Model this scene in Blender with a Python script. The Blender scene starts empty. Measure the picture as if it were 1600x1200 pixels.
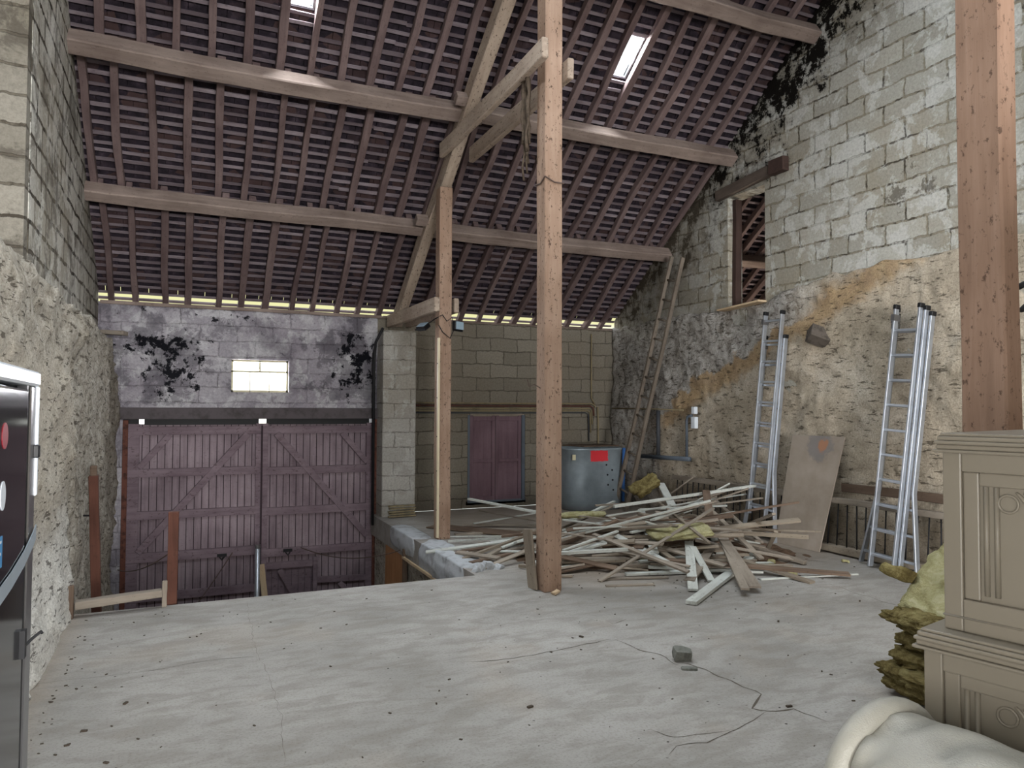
import bpy, bmesh, math, random
from mathutils import Vector, Matrix, noise, Euler
random.seed(7)
R = math.radians
sc = bpy.context.scene
col = sc.collection

# ------------------------------------------------------------------ camera, world, light, exposure
cam_d = bpy.data.cameras.new('camera')
cam_d.sensor_width = 36.0
cam_d.lens = 36.0 * 1141.4 / 1600.0
cam_d.clip_start = 0.05
cam = bpy.data.objects.new('camera', cam_d)
col.objects.link(cam)
cam.matrix_world = (Matrix.Translation((0, 0, 1.55)) @ Matrix.Rotation(R(-24.163), 4, 'Z')
                    @ Matrix.Rotation(R(91.779), 4, 'X') @ Matrix.Rotation(R(0.24), 4, 'Z'))
sc.camera = cam
sc.view_settings.view_transform = 'Standard'
sc.view_settings.look = 'None'
sc.view_settings.gamma = 1.0
sc.view_settings.use_curve_mapping = False
sc.view_settings.exposure = 1.5
sc.cycles.max_bounces = 8
sc.cycles.diffuse_bounces = 5
sc.cycles.glossy_bounces = 3
sc.cycles.transmission_bounces = 4
sc.cycles.transparent_max_bounces = 6
sc.cycles.caustics_reflective = False
sc.cycles.caustics_refractive = False
sc.cycles.sample_clamp_indirect = 6.0

world = bpy.data.worlds.new('overcast_sky')
sc.world = world
world.use_nodes = True
wn, wl = world.node_tree.nodes, world.node_tree.links
wn.clear()
w_out = wn.new('ShaderNodeOutputWorld'); w_bg = wn.new('ShaderNodeBackground')
w_geo = wn.new('ShaderNodeTexCoord'); w_sep = wn.new('ShaderNodeSeparateXYZ'); w_rmp = wn.new('ShaderNodeValToRGB')
wl.new(w_geo.outputs['Generated'], w_sep.inputs[0]); wl.new(w_sep.outputs['Z'], w_rmp.inputs[0])
w_rmp.color_ramp.elements[0].position = 0.0; w_rmp.color_ramp.elements[0].color = (0.9, 0.92, 0.85, 1)
w_rmp.color_ramp.elements[1].position = 0.42; w_rmp.color_ramp.elements[1].color = (0.85, 0.92, 1.0, 1)
for _p, _c in ((0.075, (0.9, 0.92, 0.85, 1)), (0.115, (0.30, 0.29, 0.15, 1)), (0.17, (0.36, 0.36, 0.20, 1))):
    _e = w_rmp.color_ramp.elements.new(_p); _e.color = _c
wl.new(w_rmp.outputs[0], w_bg.inputs[0]); w_bg.inputs[1].default_value = 1.0
wl.new(w_bg.outputs[0], w_out.inputs[0])

ZA, SL, YF = 2.85, 0.724, 10.43          # eave height, roof slope, far wall
RIDGE_Y = 3.9
def zr(y):                                # underside of the rafters
    return ZA + SL * (YF - y) if y >= RIDGE_Y else ZA + SL * (YF - RIDGE_Y) - SL * (RIDGE_Y - y)
ANG = math.atan(SL)

def area(name, loc, rot, sx, sy, power, color=(0.93, 0.96, 1.0)):
    d = bpy.data.lights.new(name, 'AREA'); d.shape = 'RECTANGLE'; d.size = sx; d.size_y = sy
    d.energy = power; d.color = color
    o = bpy.data.objects.new(name, d); col.objects.link(o); o.location = loc; o.rotation_euler = rot
    return o
# daylight through seen openings and unseen ones added to light the barn: (x0, x1, y0, y1, watts) of every roof light
SKY = [(0.85, 1.07, 6.45, 7.06, 105), (4.40, 4.63, 6.66, 7.06, 55), (1.5, 2.1, 4.6, 5.2, 50), (4.6, 5.2, 4.6, 5.2, 60),
       (-0.6, 0.0, 1.9, 2.5, 34), (1.3, 1.9, 1.9, 2.5, 30), (3.6, 4.2, 1.9, 2.5, 34), (7.6, 8.1, 6.6, 7.2, 30)]  # all after the first two are unseen roof lights added for brightness
for (_x0, _x1, _y0, _y1, _p) in SKY:
    _ym = (_y0 + _y1) / 2
    _s = 1 if _ym > RIDGE_Y else -1
    area('seen_or_added_roof_light', ((_x0 + _x1) / 2, _ym, zr(_ym) + 0.30), (-ANG * _s if _s > 0 else ANG, 0, 0), _x1 - _x0 + .1, (_y1 - _y0) * 1.23 + .1, _p)
area('gate_window_daylight', (0.94, 10.93, 1.95), (R(-90), 0, 0), 0.74, 0.46, 48, (0.97, 0.95, 1.0))
area('eave_daylight', (3.0, 11.3, 3.1), (R(-80), 0, 0), 9.0, 0.5, 34, (1.0, 0.98, 0.8))
area('added_rear_door_light', (1.2, -8.2, 1.42), (R(90), 0, 0), 4.4, 2.6, 740, (1.0, 0.985, 0.965))  # unseen door light, added to brighten the roof and far walls
area('added_side_door_light', (-1.66, -1.2, 1.3), (0, R(-90), 0), 2.0, 1.6, 44, (1.0, 0.985, 0.965))  # unseen doorway light, added to brighten faces turned to the left
area('added_side_room_light', (9.85, 8.2, 1.4), (0, R(90), 0), 1.2, 1.2, 55, (1.0, 0.86, 0.72))  # warm lamp added at an unseen opening to light the loft roof

# ------------------------------------------------------------------ node helpers
def lin(h):
    h = h.lstrip('#'); c = [int(h[i:i + 2], 16) / 255 for i in (0, 2, 4)]
    return tuple((v / 12.92 if v <= 0.04045 else ((v + 0.055) / 1.055) ** 2.4) for v in c) + (1.0,)

class NT:
    def __init__(s, name, rough=0.8, spec=0.3, metal=0.0):
        s.m = bpy.data.materials.new(name); s.m.use_nodes = True
        s.n = s.m.node_tree.nodes; s.l = s.m.node_tree.links
        s.b = s.n['Principled BSDF']
        s.b.inputs['Roughness'].default_value = rough
        s.b.inputs['Specular IOR Level'].default_value = spec
        s.b.inputs['Metallic'].default_value = metal
        s.tc = s.n.new('ShaderNodeTexCoord'); s.obj = s.tc.outputs['Object']
    def _in(s, sock, v):
        if isinstance(v, bpy.types.NodeSocket): s.l.new(v, sock)
        elif isinstance(v, (int, float)): sock.default_value = v
        elif isinstance(v, str): sock.default_value = lin(v)
        else: sock.default_value = v
    def map(s, vec=None, scale=(1, 1, 1), rot=(0, 0, 0), loc=(0, 0, 0)):
        n = s.n.new('ShaderNodeMapping'); s.l.new(vec or s.obj, n.inputs[0])
        n.inputs['Scale'].default_value = scale; n.inputs['Rotation'].default_value = rot; n.inputs['Location'].default_value = loc
        return n.outputs[0]
    def noise(s, scale=5, detail=4, rough=0.55, dist=0.0, vec=None, out=0):
        n = s.n.new('ShaderNodeTexNoise'); s.l.new(vec or s.obj, n.inputs['Vector'])
        n.inputs['Scale'].default_value = scale; n.inputs['Detail'].default_value = detail
        n.inputs['Roughness'].default_value = rough; n.inputs['Distortion'].default_value = dist
        return n.outputs[out]
    def voro(s, scale=5, vec=None, feat='F1', out='Distance', rand=1.0):
        n = s.n.new('ShaderNodeTexVoronoi'); n.feature = feat; s.l.new(vec or s.obj, n.inputs['Vector'])
        n.inputs['Scale'].default_value = scale; n.inputs['Randomness'].default_value = rand
        return n.outputs[out]
    def ramp(s, f, stops, interp='LINEAR'):
        n = s.n.new('ShaderNodeValToRGB'); s.l.new(f, n.inputs[0]); cr = n.color_ramp; cr.interpolation = interp
        while len(cr.elements) < len(stops): cr.elements.new(0.5)
        for e, (p, c) in zip(cr.elements, stops):
            e.position = p; e.color = lin(c) if isinstance(c, str) else ((c, c, c, 1) if isinstance(c, (int, float)) else c)
        return n.outputs[0]
    def mask(s, f, a, b):
        n = s.n.new('ShaderNodeMapRange'); n.interpolation_type = 'SMOOTHSTEP'
        s._in(n.inputs[0], f); n.inputs[1].default_value = a; n.inputs[2].default_value = b
        return n.outputs[0]
    def mix(s, f, a, b, mode='MIX'):
        n = s.n.new('ShaderNodeMix'); n.data_type = 'RGBA'; n.blend_type = mode
        s._in(n.inputs[0], f); s._in(n.inputs[6], a); s._in(n.inputs[7], b)
        return n.outputs[2]
    def math(s, op, a, b=0.0, c=None):
        n = s.n.new('ShaderNodeMath'); n.operation = op; s._in(n.inputs[0], a); s._in(n.inputs[1], b)
        if c is not None: s._in(n.inputs[2], c)
        return n.outputs[0]
    def vadd(s, a, b):
        n = s.n.new('ShaderNodeVectorMath'); n.operation = 'ADD'; s.l.new(a, n.inputs[0]); s._in(n.inputs[1], b); return n.outputs[0]
    def vscale(s, a, k):
        n = s.n.new('ShaderNodeVectorMath'); n.operation = 'SCALE'; s.l.new(a, n.inputs[0]); n.inputs['Scale'].default_value = k; return n.outputs[0]
    def sep(s, v=None):
        n = s.n.new('ShaderNodeSeparateXYZ'); s.l.new(v or s.obj, n.inputs[0]); return n.outputs
    def comb(s, x, y, z):
        n = s.n.new('ShaderNodeCombineXYZ'); s._in(n.inputs[0], x); s._in(n.inputs[1], y); s._in(n.inputs[2], z); return n.outputs[0]
    def brick(s, vec, w, h, mortar, c1, c2, cm, smooth=0.1):
        n = s.n.new('ShaderNodeTexBrick'); s.l.new(vec, n.inputs['Vector'])
        n.inputs['Scale'].default_value = 1.0; n.inputs['Brick Width'].default_value = w; n.inputs['Row Height'].default_value = h
        n.inputs['Mortar Size'].default_value = mortar; n.inputs['Mortar Smooth'].default_value = smooth
        s._in(n.inputs['Color1'], c1); s._in(n.inputs['Color2'], c2); s._in(n.inputs['Mortar'], cm)
        return n.outputs
    def bump(s, h, strength=0.5, dist=0.02):
        n = s.n.new('ShaderNodeBump'); n.inputs['Strength'].default_value = strength; n.inputs['Distance'].default_value = dist
        s.l.new(h, n.inputs['Height']); s.l.new(n.outputs[0], s.b.inputs['Normal']); return n.outputs[0]
    def color(s, c): s._in(s.b.inputs['Base Color'], c); return s
    def rough(s, v): s._in(s.b.inputs['Roughness'], v); return s
    def rnd(s):
        n = s.n.new('ShaderNodeObjectInfo'); return n.outputs['Random']

def wood(name, c0, c1, c2, spots=0.0, rough=0.85, grain=1.0, vary=0.0, bump=0.4, gs=(0.12, 1.6, 1.6)):
    t = NT(name, rough, 0.2)
    off = t.comb(t.math('MULTIPLY', t.rnd(), 37.0), t.math('MULTIPLY', t.rnd(), 11.0), 0.0)
    v = t.vadd(t.obj, off)
    g = t.noise(9 * grain, 6, 0.65, 0.6, t.map(v, gs))
    g2 = t.noise(2.2, 3, 0.5, 0.0, v)
    c = t.ramp(g, [(0.25, c0), (0.5, c1), (0.75, c2)])
    c = t.mix(0.45, c, t.ramp(g2, [(0.3, c0), (0.7, c2)]), 'OVERLAY' if False else 'MIX')
    if spots:
        sp = t.mask(t.noise(38, 6, 0.75, 0.0, t.map(v, (0.6, 1, 1))), 0.56, 0.64)
        c = t.mix(t.math('MULTIPLY', sp, spots), c, '#3a2c24')
    if vary:
        c = t.mix(t.math('MULTIPLY', t.rnd(), vary), c, c0)
    t.color(c); t.bump(g, bump, 0.006)
    return t.m

def block_wall(name, axis, c1, c2, cm, stains, streak='#8d8676', bw=0.46, bh=0.205, lime=None, crumble=0.62, ms=0.013):
    """hollow block masonry; axis 'x' = wall in the YZ plane, 'y' = wall in the XZ plane"""
    t = NT(name, 0.95, 0.12)
    s = t.sep(); warp = t.vscale(t.noise(2.3, 3, 0.6, 0, None, 1), 0.07)
    warp2 = t.vscale(t.noise(17, 4, 0.6, 0, None, 1), 0.036)
    base = t.comb(s[1], s[2], 0.0) if axis == 'x' else t.comb(s[0], s[2], 0.0)
    v = t.vadd(t.vadd(base, warp), warp2)
    br = t.brick(v, bw, bh, ms, c1, c2, cm, 0.45)
    c = br[0]
    big = t.noise(0.8, 4, 0.6)
    c = t.mix(t.mask(big, 0.42, 0.62), c, t.mix(0.5, c, streak))
    if lime:
        lm = t.mask(t.noise(3.1, 7, 0.7, 0.4, t.vadd(t.obj, (5, 1, 3))), 0.5, 0.56)
        c = t.mix(t.math('MULTIPLY', lm, 0.65), c, lime)
    fine = t.noise(38, 5, 0.75)
    c = t.mix(t.ramp(fine, [(0.3, 0.55), (0.62, 0.0)]), c, t.mix(0.6, c, '#2b2620'))
    # crumbled joints: only where the mortar is and a coarse noise says so
    cr = t.math('MULTIPLY', t.mask(br[1], 0.2, 0.9), t.mask(t.noise(4.5, 5, 0.75), 0.50, 0.60))
    c = t.mix(t.math('MULTIPLY', cr, crumble), c, '#2f2923')
    for mk, colr in stains(t, s): c = t.mix(mk, c, colr)
    t.color(c)
    h = t.math('ADD', t.math('MULTIPLY', br[1], -0.8), t.math('ADD', t.math('MULTIPLY', fine, 0.35), t.math('MULTIPLY', t.noise(9, 4, 0.6), 0.6)))
    t.bump(h, 0.75, 0.02)
    return t.m

def blob(t, s, axis, a0, z0, ra, rz, thr, nscale=4.0):
    """ragged stain around a point of the wall"""
    u = s[1] if axis == 'x' else s[0]
    du = t.math('DIVIDE', t.math('SUBTRACT', u, a0), ra); dz = t.math('DIVIDE', t.math('SUBTRACT', s[2], z0), rz)
    d = t.math('SQRT', t.math('ADD', t.math('MULTIPLY', du, du), t.math('MULTIPLY', dz, dz)))
    n = t.noise(nscale, 9, 0.74, 0.15)
    f = t.math('SUBTRACT', n, t.math('MULTIPLY', d, 0.16))
    return t.mask(f, thr, thr + 0.045)

# ------------------------------------------------------------------ materials
def st_right(t, s):
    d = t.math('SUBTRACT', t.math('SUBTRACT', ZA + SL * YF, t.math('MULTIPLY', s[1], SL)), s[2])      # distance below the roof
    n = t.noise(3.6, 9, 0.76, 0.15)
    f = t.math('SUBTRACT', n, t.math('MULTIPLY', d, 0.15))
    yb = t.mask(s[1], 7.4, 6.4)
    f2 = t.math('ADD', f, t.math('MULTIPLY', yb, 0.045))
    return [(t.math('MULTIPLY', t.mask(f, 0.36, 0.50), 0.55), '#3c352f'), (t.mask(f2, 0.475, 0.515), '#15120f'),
            (t.math('MULTIPLY', blob(t, s, 'x', 5.0, 3.75, 0.8, 0.45, 0.50, 5), 0.7), '#4a4238'),
            (t.math('MULTIPLY', t.mask(s[1], 7.7, 8.4), 0.45), '#6b6254')]
M_block_r = block_wall('whitewashed_blockwork', 'x', '#bcbbb3', '#9d9a90', '#8f897a', st_right, '#968b76', lime='#cbccc8', crumble=0.78)
def st_gate(t, s):
    return [(t.math('MULTIPLY', t.mask(t.noise(1.6, 5, 0.6), 0.45, 0.62), 0.5), '#55505a'),
            (t.math('MULTIPLY', blob(t, s, 'y', -0.30, 2.20, 0.9, 0.6, 0.37, 3.2), 0.45), '#4b4850'), (t.math('MULTIPLY', blob(t, s, 'y', 2.25, 2.15, 0.6, 0.8, 0.36, 3.2), 0.5), '#454249'),
            (blob(t, s, 'y', -0.30, 2.30, 0.75, 0.50, 0.455, 4.5), '#17171c'),
            (blob(t, s, 'y', -0.20, 1.95, 0.55, 0.50, 0.47, 6), '#1d1d22'),
            (blob(t, s, 'y', 2.25, 2.20, 0.50, 0.65, 0.44, 5), '#15151a'),
            (blob(t, s, 'y', 0.6, 2.7, 1.6, 0.12, 0.50, 7), '#26262b')]
M_block_g = block_wall('stained_blockwork', 'y', '#b7b3ba', '#a5a1a9', '#a09ca3', st_gate, '#9a929d', lime='#cecdd1', crumble=0.45, ms=0.010)
def st_rec(t, s):
    return [(t.math('MULTIPLY', t.mask(s[2], 0.35, 0.0), 0.5), '#4b443b'),
            (t.math('MULTIPLY', blob(t, s, 'y', 3.55, 1.25, 0.35, 0.06, 0.50, 9), 0.8), '#6e3b30')]
M_block_f = block_wall('grey_brown_blockwork', 'y', '#8f897d', '#7c766b', '#6a645a', st_rec, '#82796b', crumble=0.35, ms=0.009)
M_block_p = block_wall('pier_blockwork', 'y', '#b8b5af', '#aba8a2', '#9d9993', lambda t, s: [(t.math('MULTIPLY', t.mask(s[2], 0.5, 0.0), 0.3), '#7a7265')], '#9d9588', lime='#c3c2be', crumble=0.4, ms=0.009)
def st_left(t, s):
    return [(t.math('MULTIPLY', t.mask(t.noise(2.5, 7, 0.7, 0.5), 0.5, 0.6), 0.6), '#4a443d'),
            (t.math('MULTIPLY', t.mask(s[1], 7.5, 10.0), 0.35), '#5a544d')]
M_block_l = block_wall('left_blockwork', 'x', '#cfccc3', '#b5b1a8', '#4d473f', st_left, '#9a917f', lime='#dddbd3', crumble=0.9, ms=0.02)

def plaster(name, zones):
    """rough rubble with worn plaster; zones(t, s) gives (mask, colour) layers over the base"""
    t = NT(name, 0.95, 0.1)
    s = t.sep()
    n1 = t.noise(2.2, 6, 0.65); n2 = t.noise(14, 6, 0.72, 0.3)
    c = t.ramp(n1, [(0.3, '#aca08e'), (0.5, '#c2b6a4'), (0.7, '#d3cabb')])
    for mk, cc in zones(t, s): c = t.mix(mk, c, cc)
    fl = t.noise(1.0, 6, 0.7, 0.4, t.map(None, (14, 7, 30)))
    flake = t.mask(fl, 0.575, 0.615)
    c = t.mix(t.math('MULTIPLY', flake, 0.75), c, '#3a322a')
    c = t.mix(t.math('MULTIPLY', t.mask(n2, 0.50, 0.70), 0.3), c, '#6a5f50')
    fine = t.noise(60, 4, 0.7)
    c = t.mix(t.ramp(fine, [(0.35, 0.4), (0.6, 0.0)]), c, '#4f473b')
    t.color(c)
    h = t.math('ADD', t.math('MULTIPLY', flake, -1.0), t.math('ADD', t.math('MULTIPLY', n2, 1.2), t.math('MULTIPLY', fine, 0.3)))
    t.bump(h, 0.65, 0.022)
    return t.m
def z_right(t, s):
    nz = t.math('MULTIPLY', t.math('SUBTRACT', t.noise(1.7, 5, 0.6), 0.5), 0.9)
    d = t.math('ADD', t.math('SUBTRACT', s[2], t.math('MULTIPLY_ADD', s[1], -0.42, 5.20)), nz)
    rub = t.noise(7, 7, 0.75, 0.6)
    rubc = t.ramp(rub, [(0.32, '#2e2a27'), (0.40, '#85807a'), (0.50, '#aeaaa5'), (0.66, '#d2d0cd')])
    och = t.ramp(t.noise(6, 5, 0.6), [(0.35, '#957550'), (0.6, '#b5966a'), (0.75, '#c6ad86')])
    corner = t.mask(t.math('ADD', s[1], t.math('MULTIPLY', nz, 0.8)), 8.95, 9.25)
    near = t.mask(s[1], 6.7, 6.0)
    up = t.math('MULTIPLY', t.mask(d, 0.10, 0.16), t.math('SUBTRACT', 1.0, t.math('MULTIPLY', near, 0.75)))
    return [(t.math('MULTIPLY', t.math('MULTIPLY', t.mask(d, -0.24, -0.05), t.mask(d, 0.34, 0.14)), 0.7), och), (up, rubc), (t.math('MULTIPLY', corner, 0.85), rubc),
            (t.math('MULTIPLY', t.mask(s[2], 0.62, 0.3), 0.55), '#5c4f3e')]
M_stone_r = plaster('worn_lime_plaster_over_rubble', z_right)
def z_left(t, s):
    nz = t.math('MULTIPLY', t.math('SUBTRACT', t.noise(2.0, 5, 0.6), 0.5), 1.0)
    rub = t.noise(11, 7, 0.75, 0.5)
    rubc = t.ramp(rub, [(0.34, '#3a352e'), (0.43, '#958e82'), (0.56, '#b9b3a8'), (0.72, '#d9d6ce')])
    far = t.mask(t.math('ADD', s[1], t.math('MULTIPLY', nz, 0.5)), 6.45, 6.6)
    top = t.mask(t.math('ADD', s[2], nz), 1.75, 2.05)
    low = t.mask(t.math('ADD', s[2], t.math('MULTIPLY', nz, 0.6)), 1.0, 0.5)
    return [(0.5, '#cdc9bf'), (t.math('MULTIPLY', low, 0.8), '#e2e1dc'), (t.math('MULTIPLY', top, 0.7), rubc), (t.math('MULTIPLY', far, 0.9), rubc)]
M_stone_l = plaster('flaking_plaster_on_left_wall', z_left)

def m_floor():
    t = NT('worn_concrete', 0.85, 0.25)
    s = t.sep()
    n1 = t.noise(0.7, 5, 0.6, 0.3); n2 = t.noise(5, 6, 0.65, 0.4, t.map(None, (0.7, 1.6, 1))); n3 = t.noise(70, 4, 0.7)
    c = t.ramp(n1, [(0.3, '#8b8884'), (0.5, '#a09d99'), (0.72, '#b1aeaa')])
    c = t.mix(t.math('MULTIPLY', t.mask(n2, 0.42, 0.62), 0.42), c, '#7b756d')
    c = t.mix(t.math('MULTIPLY', t.mask(t.noise(1.3, 3, 0.5, 0, t.vadd(t.obj, (4, 9, 0))), 0.55, 0.66), 0.16), c, '#a89886')
    c = t.mix(t.ramp(n3, [(0.32, 0.45), (0.5, 0.0)]), c, '#6e675e')
    sp = t.voro(9); c = t.mix(t.math('MULTIPLY', t.mask(sp, 0.075, 0.05), t.mask(t.noise(1.9, 2), 0.5, 0.6)), c, '#2c2722')
    dust = t.math('MULTIPLY', t.mask(s[0], 2.6, 3.6), t.mask(s[1], 5.0, 6.0))
    c = t.mix(t.math('MULTIPLY', dust, 0.55), c, '#8b7b6a')
    edge = t.mask(t.math('ADD', s[0], t.math('MULTIPLY', n2, 0.35)), -0.35, -0.62)
    c = t.mix(t.math('MULTIPLY', edge, 0.45), c, '#93806a')
    t.color(c)
    t.bump(t.math('ADD', t.math('MULTIPLY', n3, 0.3), n2), 0.35, 0.012)
    return t.m
M_floor = m_floor()
def simple(name, c, rough=0.8, metal=0.0, spec=0.3, var=0.15, scale=6, bump=0.0, dark=None):
    t = NT(name, rough, spec, metal)
    n = t.noise(scale, 5, 0.65)
    dk = dark or '#2a2622'
    t.color(t.mix(t.math('MULTIPLY', t.mask(n, 0.45, 0.7), var), c, dk))
    if bump: t.bump(n, bump, 0.01)
    return t.m
M_crack = simple('crack_shadow', '#5c554c', 0.95)
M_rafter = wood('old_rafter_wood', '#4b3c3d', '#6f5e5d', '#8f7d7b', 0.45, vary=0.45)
M_purlin = wood('purlin_wood', '#5d4f49', '#85766f', '#a5968d', 0.35, vary=0.2)
M_beam = wood('pale_oak_beam', '#857468', '#a99889', '#c3b3a3', 0.85)
M_post = wood('sawn_post_wood', '#836a59', '#9f8472', '#b39a88', 0.8, grain=1.3)
M_post_n = wood('orange_brown_post_wood', '#7a6152', '#957967', '#a78c7b', 0.7, grain=1.8)
M_batten = wood('batten_wood', '#51464b', '#83777e', '#b0a5ab', 0.35, vary=0.8)  # greyish purple lens-flare cast mixed into the wood colour
M_tile = None
def m_tile():
    t = NT('clay_tile_underside', 0.9, 0.2)
    v = t.voro(1.0, t.map(None, (6, 7.5, 6)), 'F1', 'Color')
    n = t.noise(9, 5, 0.7)
    c = t.ramp(n, [(0.3, '#161318'), (0.55, '#2d262e'), (0.75, '#4c424b')])  # purple lens-flare cast painted into the tile colour
    sepc = t.sep(v)
    c = t.mix(t.math('MULTIPLY', t.mask(sepc[0], 0.6, 0.9), 0.5), c, '#54403c')
    t.color(c); t.bump(n, 0.4, 0.01); return t.m
M_tile = m_tile()
M_gatewood = wood('faded_maroon_boards', '#62535a', '#8c7d85', '#a99aa1', 0.25, rough=0.8, gs=(1.6, 1.6, 0.12))
M_gatewood2 = wood('faded_maroon_frame', '#5c4d55', '#7b6b73', '#95858d', 0.6, rough=0.8)
M_doorwood = wood('dark_maroon_door_paint', '#5b474f', '#715a63', '#826b74', 0.2, rough=0.7, gs=(1.6, 1.6, 0.12))
M_groove = simple('board_groove_shade', '#3d3238', 0.95)  # shade between the gate boards painted as a darker colour
M_rust = simple('rusty_red_steel', '#6b443a', 0.85, 0, 0.3, 0.85, 14, 0.3, '#33211c')
M_redwood = wood('red_brown_timber', '#3f2822', '#5b3a30', '#6f4b3f', 0.3)
M_darkwood2 = wood('weathered_dark_lintel_wood', '#3f3631', '#574c45', '#6d625a', 0.3)
M_darkwood = wood('dark_brown_frame_wood', '#2c2220', '#3f302c', '#51403a', 0.2)
M_palewood = wood('pale_planed_wood', '#a58c70', '#c4ac8e', '#d8c4a6', 0.2)
M_greywood = wood('weathered_grey_lath', '#6f665c', '#978c80', '#b5ab9e', 0.35, vary=0.45)
M_whitewood = wood('whitewashed_board', '#9fa09a', '#c3c6c1', '#d7dad5', 0.4, vary=0.2)
M_brownlath = wood('brown_lath', '#4a3c33', '#6f5d50', '#8f7c6c', 0.35, vary=0.5)
M_oldladder = wood('old_ladder_wood', '#6c6156', '#8d8274', '#a69b8b', 0.4)
M_alu = simple('brushed_aluminium', '#b9bfc8', 0.38, 0.75, 0.5, 0.25, 10, 0.0, '#6c7480')
M_galv = None
def m_galv():
    t = NT('galvanised_sheet', 0.5, 0.4, 0.35)
    n = t.noise(4, 5, 0.6); s = t.sep()
    c = t.ramp(n, [(0.3, '#8b979f'), (0.6, '#a0adb6'), (0.8, '#b4bfc6')])
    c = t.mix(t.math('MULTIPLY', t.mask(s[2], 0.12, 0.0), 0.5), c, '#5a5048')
    # red painted patch on the front of the tank
    nn = t.math('MULTIPLY', t.math('SUBTRACT', t.noise(14, 3, 0.6), 0.5), 0.04)
    fx = t.math('ABSOLUTE', t.math('SUBTRACT', t.math('ADD', s[0], nn), -0.02)); fz = t.math('ABSOLUTE', t.math('SUBTRACT', t.math('ADD', s[2], nn), 0.815))
    patch = t.math('MULTIPLY', t.mask(fx, 0.155, 0.145), t.math('MULTIPLY', t.mask(fz, 0.085, 0.078), t.mask(s[1], -0.1, -0.12)))
    c = t.mix(patch, c, '#e23b45')
    t.color(c); t.rough(t.math('MULTIPLY_ADD', patch, 0.35, 0.45))
    t.l.new(t.math('MULTIPLY_ADD', patch, -0.35, 0.35), t.b.inputs['Metallic'])
    return t.m
M_galv = m_galv()
M_black = simple('black_plastic', '#17181b', 0.45)
M_blackgloss = simple('gloss_black_door', '#090a0f', 0.10, 0, 0.6, 0.0)
M_steel = simple('brushed_steel_edge', '#8f8f92', 0.32, 0.85, 0.5, 0.2, 30, 0.0, '#5f5a55')
M_white = simple('white_plastic', '#dfe6ef', 0.4, 0, 0.5, 0.05)
M_tape = simple('pale_adhesive_tape', '#98a4ae', 0.35, 0, 0.5, 0.15, 20, 0, '#6c7680')
M_red = simple('red_sticker', '#8e1f2c', 0.5, 0, 0.4, 0.0)
M_blue = simple('blue_plastic', '#3f6fb2', 0.5, 0, 0.4, 0.1)
M_bluelabel = simple('light_blue_label', '#3f86bb', 0.5, 0, 0.4, 0.0)
M_pvc = simple('grey_pvc', '#59626d', 0.45, 0, 0.4, 0.2)
M_pvcd = simple('dark_old_pipe', '#41444a', 0.6, 0, 0.3, 0.3)
M_pipetan = simple('dusty_tan_pipe', '#8d8064', 0.7, 0, 0.3, 0.4)
M_piperust = simple('rusty_pipe', '#5c3d34', 0.8, 0, 0.3, 0.5)
M_cabinet = simple('taupe_glazed_ceramic', '#827b6f', 0.38, 0, 0.45, 0.12, 3, 0.0, '#6f685c')
M_leather = None
def m_leather():
    t = NT('cream_leather', 0.36, 0.5)
    n = t.noise(3, 4, 0.6); c = t.ramp(n, [(0.35, '#96948b'), (0.65, '#aeaca3')])
    t.color(c); t.bump(t.math('ADD', t.noise(240, 3, 0.6), t.math('MULTIPLY', t.noise(7, 4, 0.6, 1.0), 3.0)), 0.28, 0.01)
    return t.m
M_leather = m_leather()
def m_wool():
    t = NT('yellow_mineral_wool', 0.98, 0.05)
    n = t.noise(9, 6, 0.75, 1.0); g = t.noise(1.0, 6, 0.7, 0.3, t.map(None, (10, 10, 70)))
    c = t.ramp(n, [(0.3, '#51442c'), (0.48, '#887a50'), (0.62, '#a99d6e'), (0.8, '#c9c197')])
    c = t.mix(t.math('MULTIPLY', t.mask(g, 0.5, 0.66), 0.55), c, '#4e3d1c')
    t.color(c); t.bump(t.math('ADD', n, t.noise(80, 4, 0.8)), 1.0, 0.02); return t.m
M_wool = m_wool()
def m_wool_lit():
    t = NT('lit_yellow_mineral_wool', 0.98, 0.05)  # lighter copy of the wool, with the light painted into its colour
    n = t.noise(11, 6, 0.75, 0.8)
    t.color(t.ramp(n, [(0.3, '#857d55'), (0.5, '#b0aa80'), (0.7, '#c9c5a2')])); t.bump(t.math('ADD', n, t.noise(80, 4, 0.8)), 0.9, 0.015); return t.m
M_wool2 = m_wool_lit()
M_conc_lump = simple('pale_broken_concrete', '#b7bbc0', 0.9, 0, 0.2, 0.55, 7, 0.8, '#6e6c68')
M_slabedge = simple('slab_edge_concrete', '#7d7871', 0.9, 0, 0.2, 0.5, 5, 0.6, '#4a453f')
M_tan = wood('tan_hardboard', '#8f6444', '#a87a55', '#b88a64', 0.15)
M_ground = simple('yard_ground', '#d0cfc4', 0.95)
M_dirt = simple('brown_rubble_dust', '#6e5a4b', 0.98, 0, 0.1, 0.7, 12, 0.9, '#33291f')
M_stonegrey = simple('grey_stone', '#74756f', 0.9, 0, 0.2, 0.5, 20, 0.5)
M_darkstone = simple('dark_bracket_stone', '#5d5650', 0.95, 0, 0.1, 0.6, 14, 0.5)
M_cream = simple('cream_window_paint', '#c9c3a4', 0.6)
M_cobweb = simple('dusty_cobweb', '#5d5248', 1.0, 0, 0.0, 0.6, 30, 1.0)
M_cable = simple('black_cable', '#1c1c1f', 0.6)
M_wire = simple('rusty_wire', '#5b4b44', 0.7)
M_trunk = simple('cream_cable_trunking', '#d6c9ac', 0.5, 0, 0.4, 0.1)
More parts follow.
